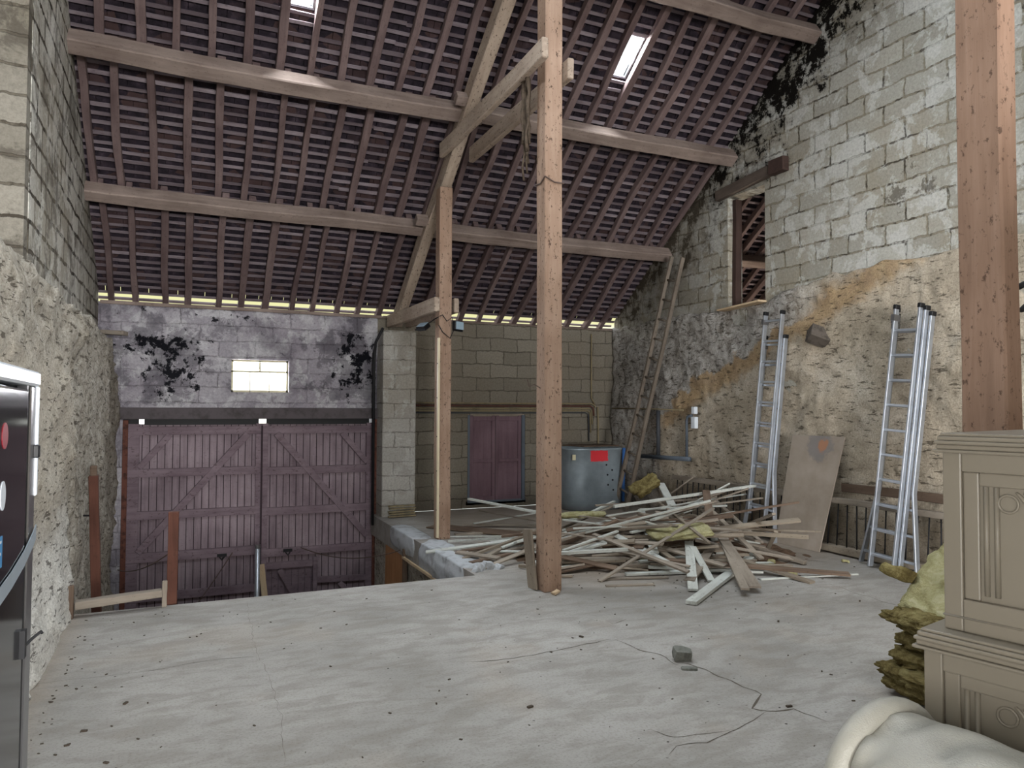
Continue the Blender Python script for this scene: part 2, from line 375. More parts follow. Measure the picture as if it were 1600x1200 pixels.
def m_board():
    t = NT('grey_brown_fibreboard', 0.8, 0.2)
    s = t.sep(); n = t.noise(3, 5, 0.6)
    c = t.ramp(n, [(0.3, '#877c70'), (0.7, '#a0958a')])
    def circ(x, z, r):
        dx = t.math('SUBTRACT', s[0], x); dz = t.math('SUBTRACT', s[2], z)
        return t.math('SUBTRACT', t.math('SQRT', t.math('ADD', t.math('MULTIPLY', dx, dx), t.math('MULTIPLY', dz, dz))), t.math('MULTIPLY', t.math('SUBTRACT', t.noise(9, 5, 0.7), 0.4), r))
    c = t.mix(t.math('MULTIPLY', t.mask(circ(0.50, 1.14, 0.3), 0.17, 0.10), 0.6), c, '#6d6c70')
    c = t.mix(t.math('MULTIPLY', t.mask(circ(0.55, 1.14, 0.25), 0.06, 0.02), .7), c, '#a8714c')
    t.color(c); return t.m
M_board = m_board()
def m_glass():
    m = bpy.data.materials.new('window_glass'); m.use_nodes = True; n = m.node_tree.nodes; l = m.node_tree.links; n.clear()
    o = n.new('ShaderNodeOutputMaterial'); a = n.new('ShaderNodeBsdfTransparent'); g = n.new('ShaderNodeBsdfGlossy'); mx = n.new('ShaderNodeMixShader')
    a.inputs[0].default_value = (0.93, 0.95, 0.95, 1); g.inputs['Roughness'].default_value = 0.1; mx.inputs[0].default_value = 0.05
    l.new(a.outputs[0], mx.inputs[1]); l.new(g.outputs[0], mx.inputs[2]); l.new(mx.outputs[0], o.inputs[0]); return m
M_glass = m_glass()
M_lens = simple('floodlight_glass', '#9fb4c4', 0.15, 0, 0.6, 0.05)

# ------------------------------------------------------------------ mesh helpers
class MB:
    def __init__(s): s.v = []; s.f = []; s.mi = []
    def hexa(s, p, mi=0):
        """p = 8 corners: bottom ring 0-3, top ring 4-7"""
        b = len(s.v); s.v += [tuple(q) for q in p]
        for f in ((3, 2, 1, 0), (4, 5, 6, 7), (0, 1, 5, 4), (1, 2, 6, 5), (2, 3, 7, 6), (3, 0, 4, 7)):
            s.f.append(tuple(b + i for i in f)); s.mi.append(mi)
        return s
    def box(s, x0, x1, y0, y1, z0, z1, mi=0, M=None):
        p = [(x0, y0, z0), (x1, y0, z0), (x1, y1, z0), (x0, y1, z0), (x0, y0, z1), (x1, y0, z1), (x1, y1, z1), (x0, y1, z1)]
        if M is not None: p = [M @ Vector(q) for q in p]
        return s.hexa(p, mi)
    def bar(s, a, b, w, h, up=(0, 0, 1), mi=0):
        a = Vector(a); b = Vector(b); x = (b - a).normalized(); u = Vector(up); y = u.cross(x).normalized(); z = x.cross(y)
        p = []
        for q in (a, b):
            for (i, j) in ((-1, -1), (1, -1), (1, 1), (-1, 1)): p.append(q + y * w / 2 * i + z * h / 2 * j)
        return s.hexa(p, mi)
    def tube(s, pts, r, n=8, mi=0, cap=True):
        pts = [Vector(p) for p in pts]; rs = r if isinstance(r, (list, tuple)) else [r] * len(pts)
        b = len(s.v); prev = None
        for i, p in enumerate(pts):
            d = (pts[min(i + 1, len(pts) - 1)] - pts[max(i - 1, 0)]).normalized()
            if prev is None:
                u = Vector((0, 0, 1)) if abs(d.z) < 0.9 else Vector((1, 0, 0)); u = d.cross(u).normalized()
            else: u = (prev - d * prev.dot(d)).normalized()
            prev = u; w = d.cross(u)
            for k in range(n):
                a = 2 * math.pi * k / n; s.v.append(tuple(p + (u * math.cos(a) + w * math.sin(a)) * rs[i]))
        for i in range(len(pts) - 1):
            for k in range(n):
                s.f.append((b + i * n + k, b + i * n + (k + 1) % n, b + (i + 1) * n + (k + 1) % n, b + (i + 1) * n + k)); s.mi.append(mi)
        if cap:
            s.f.append(tuple(b + k for k in reversed(range(n)))); s.mi.append(mi)
            e = b + (len(pts) - 1) * n; s.f.append(tuple(e + k for k in range(n))); s.mi.append(mi)
        return s
    def disc(s, c, nrm, r, t=0.004, n=20, mi=0, ry=None):
        c = Vector(c); nrm = Vector(nrm).normalized(); u = nrm.cross(Vector((0, 0, 1))); u = u.normalized() if u.length > 1e-3 else Vector((1, 0, 0)); w = u.cross(nrm)
        b = len(s.v)
        for q in (c, c + nrm * t):
            for k in range(n): a = 2 * math.pi * k / n; s.v.append(tuple(q + u * math.cos(a) * r + w * math.sin(a) * (ry or r)))
        for k in range(n): s.f.append((b + k, b + (k + 1) % n, b + n + (k + 1) % n, b + n + k)); s.mi.append(mi)
        s.f.append(tuple(b + k for k in reversed(range(n)))); s.mi.append(mi)
        s.f.append(tuple(b + n + k for k in range(n))); s.mi.append(mi)
        return s
    def build(s, name, mats, parent=None, smooth=False, origin=None, bevel=0.0, seg=1, M=None):
        me = bpy.data.meshes.new(name)
        vs = s.v
        if M is not None:
            Mi = M.inverted(); vs = [tuple(Mi @ Vector(q)) for q in vs]
        elif origin is not None:
            o = Vector(origin); vs = [tuple(Vector(q) - o) for q in vs]
        me.from_pydata(vs, [], s.f)
        if not isinstance(mats, (list, tuple)): mats = [mats]
        for m in mats: me.materials.append(m)
        me.polygons.foreach_set('material_index', s.mi)
        bm = bmesh.new(); bm.from_mesh(me); bmesh.ops.recalc_face_normals(bm, faces=bm.faces); bm.to_mesh(me); bm.free()
        if smooth: me.polygons.foreach_set('use_smooth', [True] * len(me.polygons))
        me.update()
        ob = bpy.data.objects.new(name, me); col.objects.link(ob)
        if M is not None: ob.matrix_world = M
        elif origin is not None: ob.location = origin
        if parent is not None:
            ob.parent = parent
            if origin is not None and parent.type == 'EMPTY' and not parent.get('_local'): ob.location = Vector(origin) - parent.location
        if bevel:
            md = ob.modifiers.new('bevel', 'BEVEL'); md.width = bevel; md.segments = seg; md.limit_method = 'ANGLE'; md.angle_limit = R(40)
        return ob

def tag(o, label=None, cat=None, group=None, kind=None):
    if label: o['label'] = label
    if cat: o['category'] = cat
    if group: o['group'] = group
    if kind: o['kind'] = kind
    return o
def empty(name, loc=(0, 0, 0), rot=(0, 0, 0)):
    o = bpy.data.objects.new(name, None); o.empty_display_size = 0.1; col.objects.link(o)
    o.location = loc; o.rotation_euler = rot; o['_local'] = 1; return o
def struct(mb, name, mats, **k):
    o = mb.build(name, mats, **k); o['kind'] = 'structure'; return o

def frame_of(a, b, up=(0, 0, 1)):
    a = Vector(a); b = Vector(b); x = (b - a).normalized(); u = Vector(up)
    if abs(x.dot(u)) > 0.98: u = Vector((0, 1, 0))
    y = u.cross(x).normalized(); z = x.cross(y)
    return Matrix(((x.x, y.x, z.x, a.x), (x.y, y.y, z.y, a.y), (x.z, y.z, z.z, a.z), (0, 0, 0, 1)))
def beam(name, a, b, w, h, mat, up=(0, 0, 1), jit=0.004, seg=6, bevel=0.004, parent=None, taper=0.0, sag=0.0):
    """sawn timber from a to b: its own X runs along it"""
    M = frame_of(a, b, up); L = (Vector(b) - Vector(a)).length
    mb = MB(); ph = random.uniform(0, 50)
    for i in range(seg + 1):
        x = L * i / seg; t = i / seg; k = 1 - taper * t
        oy = noise.noise(Vector((x * 0.9 + ph, 0, 0))) * jit * 3; oz = noise.noise(Vector((x * 0.9 + ph, 9, 0))) * jit * 2 - sag * 4 * t * (1 - t)
        for (p, q) in ((-1, -1), (1, -1), (1, 1), (-1, 1)):
            mb.v.append((x, oy + p * w / 2 * k + random.uniform(-jit, jit) * 0.5, oz + q * h / 2 * k + random.uniform(-jit, jit) * 0.5))
    for i in range(seg):
        for k in range(4): mb.f.append((i * 4 + k, i * 4 + (k + 1) % 4, i * 4 + 4 + (k + 1) % 4, i * 4 + 4 + k)); mb.mi.append(0)
    mb.f.append((3, 2, 1, 0)); mb.mi.append(0); e = seg * 4; mb.f.append((e, e + 1, e + 2, e + 3)); mb.mi.append(0)
    o = mb.build(name, mat, bevel=bevel)
    o.matrix_world = M
    if parent is not None: o.parent = parent; o.matrix_parent_inverse = parent.matrix_world.inverted() if False else Matrix.Identity(4)
    return o

def plate(mb, O, U, V, N, t, u0, u1, v0, v1, holes, mi=0):
    """slab in the plane O + uU + vV, thickness t along N, with rectangular holes"""
    O = Vector(O); U = Vector(U); V = Vector(V); N = Vector(N)
    us = sorted({u0, u1, *[h[0] for h in holes], *[h[1] for h in holes]}); us = [u for u in us if u0 <= u <= u1]
    vs = sorted({v0, v1, *[h[2] for h in holes], *[h[3] for h in holes]}); vs = [v for v in vs if v0 <= v <= v1]
    for i in range(len(us) - 1):
        for j in range(len(vs) - 1):
            cu = (us[i] + us[i + 1]) / 2; cv = (vs[j] + vs[j + 1]) / 2
            if any(h[0] < cu < h[1] and h[2] < cv < h[3] for h in holes): continue
            r = [O + U * us[i] + V * vs[j], O + U * us[i + 1] + V * vs[j], O + U * us[i + 1] + V * vs[j + 1], O + U * us[i] + V * vs[j + 1]]
            mb.hexa(r + [q + N * t for q in r], mi)

def rough_wall(name, axis, base, u0, u1, z0, topf, amp, res, mat, side, back, relief=None):
    """heightfield wall: axis 'x' stands in the YZ plane at X=base; side = +1/-1 the way it bulges"""
    mb = MB(); nu = int(abs(u1 - u0) / res) + 1; nz = int(2.6 / res) + 1 if z0 >= -0.1 else int(4.8 / res)
    for i in range(nu + 1):
        u = u0 + (u1 - u0) * i / nu; zt = topf(u)
        for j in range(nz + 1):
            z = z0 + (zt - z0) * j / nz
            n = noise.fractal(Vector((u * 1.3, z * 1.8, 3.1)), 1.0, 2.1, 5) * amp
            n += (noise.noise(Vector((u * 7, z * 13, 7))) ** 2) * amp * 1.2
            st = noise.cell_vector(Vector((u * 3.6 + noise.noise(Vector((u * 2, z * 2, 0))) , z * 7.5, 1))).x
            n += (st - 0.5) * amp * 0.22
            if relief: n += relief(u, z)
            if j == nz: z += noise.noise(Vector((u * 6, 1, 1))) * 0.05
            p = base + side * n
            mb.v.append((p, u, z) if axis == 'x' else (u, p, z))
    W = nz + 1
    for i in range(nu):
        for j in range(nz): a = i * W + j; mb.f.append((a, a + W, a + W + 1, a + 1)); mb.mi.append(0)
    b = len(mb.v)                                   # top cap and the ends
    for i in range(nu + 1):
        v = mb.v[i * W + nz]; q = base - side * back
        mb.v.append((q, v[1], v[2] + 0.02) if axis == 'x' else (v[0], q, v[2] + 0.02))
    for i in range(nu): mb.f.append((i * W + nz, (i + 1) * W + nz, b + i + 1, b + i)); mb.mi.append(0)
    for i in (0, nu):
        v0 = mb.v[i * W]; c = len(mb.v); q = base - side * back
        mb.v.append((q, v0[1], v0[2]) if axis == 'x' else (v0[0], q, v0[2]))
        mb.f.append(tuple([i * W + j for j in range(nz + 1)] + [b + i, c])); mb.mi.append(0)
    o = struct(mb, name, mat, smooth=True)
    return o

# ------------------------------------------------------------------ floor, lower yard
XR, XL, XE, YE = 6.55, -1.0, 2.47, 6.30
CRACKS = [[(2.65, 4.23), (2.69, 3.97), (2.74, 3.78), (2.74, 3.63)],
 [(2.78, 3.68), (2.84, 3.53), (2.86, 3.27), (2.88, 3.1), (2.71, 2.98), (2.74, 2.91), (2.89, 2.88), (2.91, 2.77), (2.93, 2.68)],
 [(2.74, 2.91), (2.45, 2.81), (2.24, 2.76), (2.09, 2.79), (2.0, 2.73)], [(1.58, 4.22), (1.78, 4.15), (2.1, 4.16), (2.34, 4.19), (2.64, 4.23)],
 [(-0.74, 4.82), (-0.43, 4.81), (-0.14, 4.79), (0.14, 4.85), (0.43, 4.81)], [(2.81, 4.64), (2.83, 4.51), (3.03, 4.6)],
 [(5.23, 4.83), (5.16, 4.49), (5.14, 4.17), (5.16, 3.96)], [(0.48, 6.18), (0.44, 4.88), (0.48, 4.34), (0.46, 3.76), (0.42, 3.29)],
 [(2.06, 2.98), (2.1, 2.89), (2.27, 2.82), (2.45, 2.81)], [(0.81, 5.56), (1.24, 5.61), (1.64, 5.59)], [(1.76, 2.7), (1.85, 2.74), (1.94, 2.72)]]
mb = MB()
mb.box(-1.85, 10.0, -8.0, YE, -0.28, 0.0); mb.box(XE, 10.0, YE, 10.43, -0.28, 0.0)
def crack(mb, pts, w, z=0.0012):
    P = []
    for (a, b) in zip(pts[:-1], pts[1:]):
        a = Vector((*a, z)); b = Vector((*b, z)); n = max(2, int((b - a).length / 0.04))
        for i in range(n):
            q = a.lerp(b, i / n); k = noise.noise(Vector((q.x * 9, q.y * 9, 5))) * 0.03
            P.append(q + Vector((k, k * 0.7, 0)))
    P.append(Vector((*pts[-1], z))); b0 = len(mb.v)
    for i, p in enumerate(P):
        d = (P[min(i + 1, len(P) - 1)] - P[max(0, i - 1)]).normalized(); s = Vector((-d.y, d.x, 0)) * w * (0.25 + abs(noise.noise(p * 6)) * 1.6) * min(1, i / 3 + .1, (len(P) - 1 - i) / 3 + .1)
        mb.v += [tuple(p + s), tuple(p - s)]
    for i in range(len(P) - 1): a = b0 + 2 * i; mb.f.append((a, a + 1, a + 3, a + 2)); mb.mi.append(1)
for c, w in zip(CRACKS, (0.007, 0.008, 0.007, 0.006, 0.0035, 0.004, 0.005, 0.0012, 0.004, 0.002, 0.004)): crack(mb, c, w)
floor = struct(mb, 'floor', [M_floor, M_crack])
struct(MB().box(-1.5, 7.0, 6.0, 10.9, -2.7, -2.4), 'ground', M_floor)
struct(MB().box(-30, 40, 10.9, 60, -2.9, -2.5), 'ground', M_ground)
# face of the raised floor towards the gate bay
struct(MB().box(XE + 0.03, XE + 0.3, YE - 0.1, 10.3, -2.4, -0.29), 'wall_platform', M_stone_l)
struct(MB().box(-1.2, XE + 0.2, YE - 0.35, YE - 0.06, -2.4, -0.28), 'wall_landing', M_slabedge)

# ------------------------------------------------------------------ right wall
def gable(mb, x0, x1, y0, y1, zb0, zb1=None):
    zb1 = zb0 if zb1 is None else zb1
    e = 0.14
    mb.hexa([(x0, y0, zb0), (x1, y0, zb0), (x1, y1, zb1), (x0, y1, zb1), (x0, y0, zr(y0) + e), (x1, y0, zr(y0) + e), (x1, y1, zr(y1) + e), (x0, y1, zr(y1) + e)])
mb = MB(); X1 = XR + 0.24
gable(mb, XR, X1, -2.6, RIDGE_Y, 0); gable(mb, XR, X1, RIDGE_Y, 6.94, 0)
mb.box(XR, X1, 6.94, 7.62, 0, 2.83); gable(mb, XR, X1, 6.94, 7.62, 4.33); gable(mb, XR, X1, 7.62, 10.43, 0)
struct(mb, 'wall_right', M_block_r)
def top_r(u):
    if u > 7.7: return 2.86 + 0.03 * math.sin(u * 3)
    if u > 6.9: return 2.83
    return 2.86 + 0.16 * min(1, (6.9 - u) / 0.9) + 0.06 * noise.noise(Vector((u * 2.2, 0, 0)))
rough_wall('wall_right_lower', 'x', XR - 0.035, -2.6, 10.43, 0.0, top_r, 0.05, 0.04, M_stone_r, -1, 0.04)
# loft opening: lintel, frame, sill
t = empty('loft_opening_frame', (XR, 7.28, 2.84)); tag(t, 'dark timber jamb and lintel around the tall loft opening in the right wall', 'opening frame')
beam('lintel', (-0.02, 0.50, 1.55), (-0.02, -0.48, 1.62), 0.12, 0.13, M_darkwood2, parent=t)
beam('jamb', (0.12, 0.30, 0.0), (0.12, 0.30, 1.47), 0.10, 0.07, M_darkwood, up=(0, 1, 0), parent=t)
beam('sill', (-0.06, 0.40, -0.005), (-0.06, -0.36, 0.03), 0.16, 0.025, M_palewood, parent=t)
o = beam('beam_stub', (XR - 0.10, 6.66, 4.47), (XR + 0.10, 6.66, 4.47), 0.24, 0.17, M_darkwood); tag(o, 'short dark beam end sticking out of the blockwork beside the loft opening', 'beam')
o = beam('stone_block', (XR - 0.16, 6.10, 2.40), (XR + 0.02, 6.00, 2.32), 0.15, 0.17, M_darkstone, up=(0, 0.6, 1)); tag(o, 'dark square stone bracket projecting crookedly from the plastered wall between the ladders', 'stone')
# room beyond the opening
mb = MB(); gable(mb, 9.6, 9.8, RIDGE_Y, 7.6, 0); gable(mb, 9.6, 9.8, 7.6, 8.8, 2.0); gable(mb, 9.6, 9.8, 8.8, 10.43, 0); mb.box(9.6, 9.8, 7.6, 8.8, 0, .8); gable(mb, 9.6, 9.8, -2.6, RIDGE_Y, 0)  # gap in the end wall made for the added room lamp
struct(mb, 'wall_side_room', M_block_f)

# ------------------------------------------------------------------ far wall
mb = MB()
GX0, GX1, GT = -0.70, 2.53, 1.36
WX0, WX1, WZ0, WZ1 = 0.57, 1.31, 1.73, 2.17
plate(mb, (0, 10.43, 0), (1, 0, 0), (0, 0, 1), (0, 1, 0), 0.42, -1.4, 2.54, -2.4, ZA, [(GX0, GX1, -2.4, 1.50), (WX0, WX1, WZ0, WZ1)])
struct(mb, 'wall_gate', M_block_g)
mb = MB(); plate(mb, (0, 10.45, 0), (1, 0, 0), (0, 0, 1), (0, 1, 0), 0.4, 2.54, 9.8, 0, ZA, [(3.95, 4.92, 0.08, 1.43)])
struct(mb, 'wall_far', M_block_f)
struct(MB().box(2.54, 3.02, 10.08, 10.45, -2.4, 2.62), 'wall_pier', M_block_p, bevel=0.01)
struct(MB().box(-0.82, 2.56, 10.38, 10.8, 1.37, 1.52), 'trim_1', simple('dark_concrete_lintel', '#5d575a', 0.9, 0, 0.2, 0.5, 6, 0.6), bevel=0.006)
o = beam('wall_plate', (-0.98, 10.47, ZA - 0.005), (2.6, 10.47, ZA - 0.005), 0.12, 0.045, M_purlin, seg=10); tag(o, 'long grey timber plate on top of the gate wall under the rafters', 'wall plate')
o = beam('wall_plate', (2.62, 10.5, ZA - 0.005), (6.54, 10.5, ZA - 0.005), 0.12, 0.035, M_purlin, seg=10); tag(o, 'timber plate on top of the recessed wall above the maroon double door', 'wall plate')

# window above the gate
t = tag(empty('window_1', (0, 0, 0)), 'small overexposed five-pane window above the gate', None, None, 'structure')
mb = MB(); fx = 0.028; yw = (10.50, 10.54)
mb.box(WX0, WX1, *yw, WZ0, WZ0 + fx); mb.box(WX0, WX1, *yw, WZ1 - fx, WZ1); mb.box(WX0, WX0 + fx, *yw, WZ0, WZ1); mb.box(WX1 - fx, WX1, *yw, WZ0, WZ1)
zt = 2.01
mb.box(WX0, WX1, *yw, zt - 0.012, zt + 0.012); mb.box(0.925, 0.947, *yw, zt, WZ1)
for x in (0.805, 1.055): mb.box(x, x + 0.012, *yw, WZ0, zt)
mb.build('window_frame', M_cream, parent=t)
MB().box(WX0 + .02, WX1 - .02, 10.518, 10.522, WZ0 + .02, WZ1 - .02).build('pane', M_glass, parent=t)

# left wall: lower rubble wall with a ledge, blockwork above, near part set back
def top_l(u):
    return 2.30 + 0.045 * noise.noise(Vector((u * 1.7, 3, 0))) - max(0, (u - 9.7)) * 0.55
def rel_l(u, z):
    r = 0.0
    if z < 0.45 and u < 6.3: r += (0.45 - max(z, 0)) * 0.10                   # splayed foot
    if 6.42 < u < 6.62: r -= 0.04
    if u >= 6.62: r -= 0.01 + 0.03 * noise.noise(Vector((u * 3, z * 3, 4)))
    if z > 1.7: r += 0.035 * noise.noise(Vector((u * 4, z * 6, 9)))
    return r
rough_wall('wall_left_lower', 'x', -0.77, 3.55, 10.43, -2.4, top_l, 0.05, 0.045, M_stone_l, 1, 0.6, rel_l)
mb = MB(); gable(mb, -1.45, XL, 5.93, 10.43, 2.1); gable(mb, -1.85, -1.45, -2.6, -2.05, 0); gable(mb, -1.85, -1.45, -2.05, -.35, 2.4); gable(mb, -1.85, -1.45, -.35, RIDGE_Y, 0); gable(mb, -1.85, -1.45, RIDGE_Y, 6.1, 0);  # near part has an unseen doorway added for the side light
struct(mb, 'wall_left', M_block_l)
mb = MB(); mb.hexa([(-1.6, 5.80, 2.1), (-1.005, 5.80, 2.1), (-1.005, 5.93, 2.1), (-1.6, 5.93, 2.1), (-1.6, 5.80, zr(5.8) + .1), (-1.005, 5.80, zr(5.8) + .1), (-1.005, 5.93, zr(5.93) + .1), (-1.6, 5.93, zr(5.93) + .1)])
struct(mb, 'wall_left_return', block_wall('return_blockwork', 'y', '#9a958b', '#827d73', '#6b655b', st_left, '#7d7566'))
o = beam('ledge_plank', (-1.02, 10.12, 2.44), (-0.66, 10.0, 2.42), 0.14, 0.05, M_greywood); tag(o, 'short plank stub lying on the ledge at the far end of the left wall', 'plank')
# unseen rear bay and door opening, added to light the barn from behind
mb = MB(); plate(mb, (0, -8.0, 0), (1, 0, 0), (0, 0, 1), (0, -1, 0), 0.3, -1.85, 9.8, 0, ZA + .1, [(-1.1, 3.5, 0.0, 2.75)])
mb.box(-1.85, -1.45, -8.0, -2.6, 0, 3.1); mb.box(XR, XR + .3, -8.0, -2.6, 0, 3.1); mb.box(-1.85, 9.8, -8.3, -2.45, ZA + .14, ZA + .3)
struct(mb, 'wall_added_rear_bay', M_block_p)

struct(MB().box(1.15, 3.15, -1.25, -1.0, 0, 2.35), 'wall_light_blocker', M_block_p)  # unseen wall added to keep rear door light off cabinet, sofa and post

# ------------------------------------------------------------------ roof
N_up = Vector((0, SL, 1)).normalized()
def rp(x, y, off): return Vector((x, y, zr(y))) + N_up * off
BAT0 = 0.085                                   # rafters fill 0..0.085, battens above, tiles above those
V_s = Vector((0, -1, SL)).normalized()         # up the slope
cosA = math.cos(ANG)
def sv(y): return (YF - y) / cosA              # slope distance from the far wall line
mb = MB()
holes = [(a - .0, b, sv(d), sv(c)) for (a, b, c, d, p) in SKY if c > RIDGE_Y]
tile_end = 0.07
plate(mb, (0, YF, ZA) + Vector((0, 0, 0)) if False else Vector((0, YF, ZA)) + N_up * 0.165, (1, 0, 0), V_s, N_up, 0.02, -1.6, 9.8, tile_end + .05, sv(RIDGE_Y), holes)
rows = int((sv(RIDGE_Y) - tile_end) / 0.112); rnd = random.Random(3)
Om = Vector((0, YF, ZA))
for r_ in range(rows):
    s0 = tile_end + r_ * 0.112; x = -1.5 + rnd.uniform(-.1, 0)
    while x < 9.6:
        w = 0.165 + rnd.uniform(-.006, .006); xm = x + w / 2; sm = s0 + 0.06
        if not any(h[0] - .06 < xm < h[1] + .06 and h[2] - .07 < sm < h[3] + .07 for h in holes) and not (XR - .02 < xm < XR + .22) and not (abs(xm - 0.93) < .09 and abs(sm - 1.24) < .056):
            ds = rnd.uniform(-.012, .012); o0 = 0.112 + rnd.uniform(-.006, .005); o1 = o0 + 0.032 + rnd.uniform(-.006, .006)
            a = Om + V_s * (s0 + ds) + N_up * o0; b = Om + V_s * (s0 + ds + 0.135) + N_up * o1
            X = Vector((1, 0, 0)); g = 0.003
            mb.hexa([a + X * (x + g), a + X * (x + w - g), b + X * (x + w - g), b + X * (x + g)] + [q + N_up * 0.013 for q in (a + X * (x + g), a + X * (x + w - g), b + X * (x + w - g), b + X * (x + g))], 0)
        x += w
# back slope
plate(mb, Vector((0, RIDGE_Y, zr(RIDGE_Y))) + Vector((0, 0, .14)), (1, 0, 0), Vector((0, -1, -SL)).normalized(), Vector((0, -SL, 1)).normalized(), 0.05, -1.9, 9.8, 0, 8.0,
      [(a, b, (RIDGE_Y - d) / cosA, (RIDGE_Y - c) / cosA) for (a, b, c, d, p) in SKY if c < RIDGE_Y])
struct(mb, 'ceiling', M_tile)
for i, (a, b, c, d, p) in enumerate(SKY):
    t = tag(empty('window_%d' % (i + 2)), None, None, None, 'structure')  # covers the unseen added roof lights as well
    if c > RIDGE_Y: O_, V_, N_, v0, v1 = Om + N_up * 0.19, V_s, N_up, sv(d), sv(c)
    else: O_, V_, N_ = Vector((0, RIDGE_Y, zr(RIDGE_Y) + .2)), Vector((0, -1, -SL)).normalized(), Vector((0, -SL, 1)).normalized(); v0, v1 = (RIDGE_Y - d) / cosA, (RIDGE_Y - c) / cosA
    m2 = MB(); plate(m2, O_, (1, 0, 0), V_, N_, 0.006, a - .02, b + .02, v0 - .02, v1 + .02, []); m2.build('pane', M_glass, parent=t)
    m2 = MB(); plate(m2, O_ - N_ * 0.06, (1, 0, 0), V_, N_, 0.058, a - .02, b + .02, v0 - .02, v1 + .02, [(a, b, v0, v1)]); m2.build('window_frame', M_steel, parent=t)

PUR = [(8.97, 2), (7.60, 1), (6.19, 0)]
def rafters(y_lo, y_hi, x0, dx, n, label, group, extra=()):
    for k in range(n):
        x = x0 + dx * k + random.uniform(-.025, .025)
        if y_lo == 7.62: x = x0 + dx * k + (.145 if k >= 13 else 0) + random.uniform(-.008, .008)
        if x < XL + .06: continue
        if XR - 0.07 < x < XR + 0.31: continue
        a = rp(x + random.uniform(-.015, .015), y_lo, 0.0425); b = rp(x + random.uniform(-.02, .02), y_hi, 0.0425)
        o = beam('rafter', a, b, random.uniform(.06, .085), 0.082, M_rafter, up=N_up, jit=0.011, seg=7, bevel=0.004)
        if x > XR: tag(o, 'rafter of the next roof bay seen through the loft opening', 'rafter', 'rafters beyond the loft opening')
        else: tag(o, label, 'rafter', group)
rafters(10.60, 8.93, -0.88, 0.312, 33, 'rough sawn rafter between the eave and the lowest purlin', 'rafters below the lowest purlin')
rafters(8.99, 7.58, -0.95, 0.308, 33, 'rough sawn rafter between the lowest and the middle purlin', 'rafters between lowest and middle purlins')
rafters(7.62, 6.15, -1.055, 0.31, 34, 'rough sawn rafter between the middle and the upper purlin', 'rafters between middle and upper purlins')
rafters(6.22, RIDGE_Y, -0.9, 0.31, 33, 'rough sawn rafter above the upper purlin', 'rafters above the upper purlin')
s_ = -0.14; kb = 0
while s_ < sv(5.0):
    y = YF - s_ * cosA; segs = [(-1.15, 2.0 + random.uniform(-.5, .5)), (0, 3.5 + random.uniform(-.5, .5)), (0, XR - .01)]; xa = -1.05
    for si, (_, xb) in enumerate(segs):
        parts = [(xa, xb)]
        for h in holes:
            nw = []
            for (p, q) in parts:
                if h[2] - .01 < s_ < h[3] + .01 and p < h[0] and q > h[1]: nw += [(p, h[0] - .03), (h[1] + .03, q)]
                else: nw.append((p, q))
            parts = nw
        for (p, q) in parts:
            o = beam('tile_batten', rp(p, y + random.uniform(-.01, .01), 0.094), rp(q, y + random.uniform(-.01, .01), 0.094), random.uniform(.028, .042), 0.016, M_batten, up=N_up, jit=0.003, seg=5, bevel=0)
            tag(o, 'thin tile batten nailed across the rafters of the main roof', 'batten', 'tile battens')
        xa = xb
    if s_ > -0.05:
        o = beam('tile_batten', rp(XR + .25, y, 0.096), rp(9.5, y, 0.096), 0.034, 0.02, M_batten, up=N_up, jit=0.003, seg=3, bevel=0)
        tag(o, 'tile batten of the next roof bay seen through the loft opening', 'batten', 'battens beyond the loft opening')
    s_ += 0.112; kb += 1

def purlin(x0, x1, y, off, w, h, label, sag=0.03, taper=0.0):
    a = rp(x0, y, off - h / 2); b = rp(x1, y, off - h / 2)
    o = beam('purlin', a, b, w, h, M_purlin, up=N_up, jit=0.008, seg=14, bevel=0.012, sag=sag, taper=taper); tag(o, label, 'purlin'); return o
purlin(-1.05, 2.95, 8.97, 0.0, .15, .17, 'lowest purlin left of the truss, grey and slightly bowed')
purlin(2.75, 6.60, 8.99, 0.0, .15, .17, 'lowest purlin right of the truss running to the block gable')
purlin(-1.05, 3.0, 7.60, 0.0, .16, .19, 'middle purlin left of the truss, below the left roof light', 0.05)
purlin(2.75, 6.60, 7.58, 0.0, .16, .18, 'middle purlin right of the truss, below the right roof light')
purlin(-1.05, 3.0, 6.19, 0.0, .16, .18, 'upper purlin left of the truss at the top of the roof')
purlin(2.7, 6.60, 6.19, 0.0, .16, .18, 'upper purlin right of the truss, close to the dark stained gable top')
purlin(XR + .25, 9.6, 8.95, 0.0, .14, .15, 'orange-lit purlin seen through the loft opening', 0.02)

# ------------------------------------------------------------------ truss and posts
XP = 2.76
def zc(y): return zr(y) - 0.30
o = beam('principal_rafter', (2.79, 10.30, zc(10.30) + .12), (2.79, 3.95, zc(3.95)), 0.13, 0.20, M_beam, up=N_up, jit=0.008, seg=16, bevel=0.012)
tag(o, 'heavy pale principal rafter rising from the block pier under the purlins', 'beam')
def post(name, x0, y0, s, z0, z1, mat, label, sx=None):
    sx = sx or s
    o = beam(name, (x0 + sx / 2, y0 + s / 2, z0), (x0 + sx / 2, y0 + s / 2, z1), s, sx, mat, up=(1, 0, 0), jit=0.004, seg=14, bevel=0.008); tag(o, label, 'post'); return o
post('timber_post', 2.71, 8.13, 0.155, 0.0, zc(8.2) - .02, M_post, 'far timber post with floodlights standing on the platform edge')
post('timber_post', XP, 5.48, 0.165, 0.0, zr(5.6) - .50, M_post, 'tall central timber post standing in front of the debris heap')
post('timber_post', XP, 1.71, 0.175, 0.0, zr(1.8) - .02, M_post_n, 'orange-brown timber post close to the camera behind the taupe cabinet', 0.10)
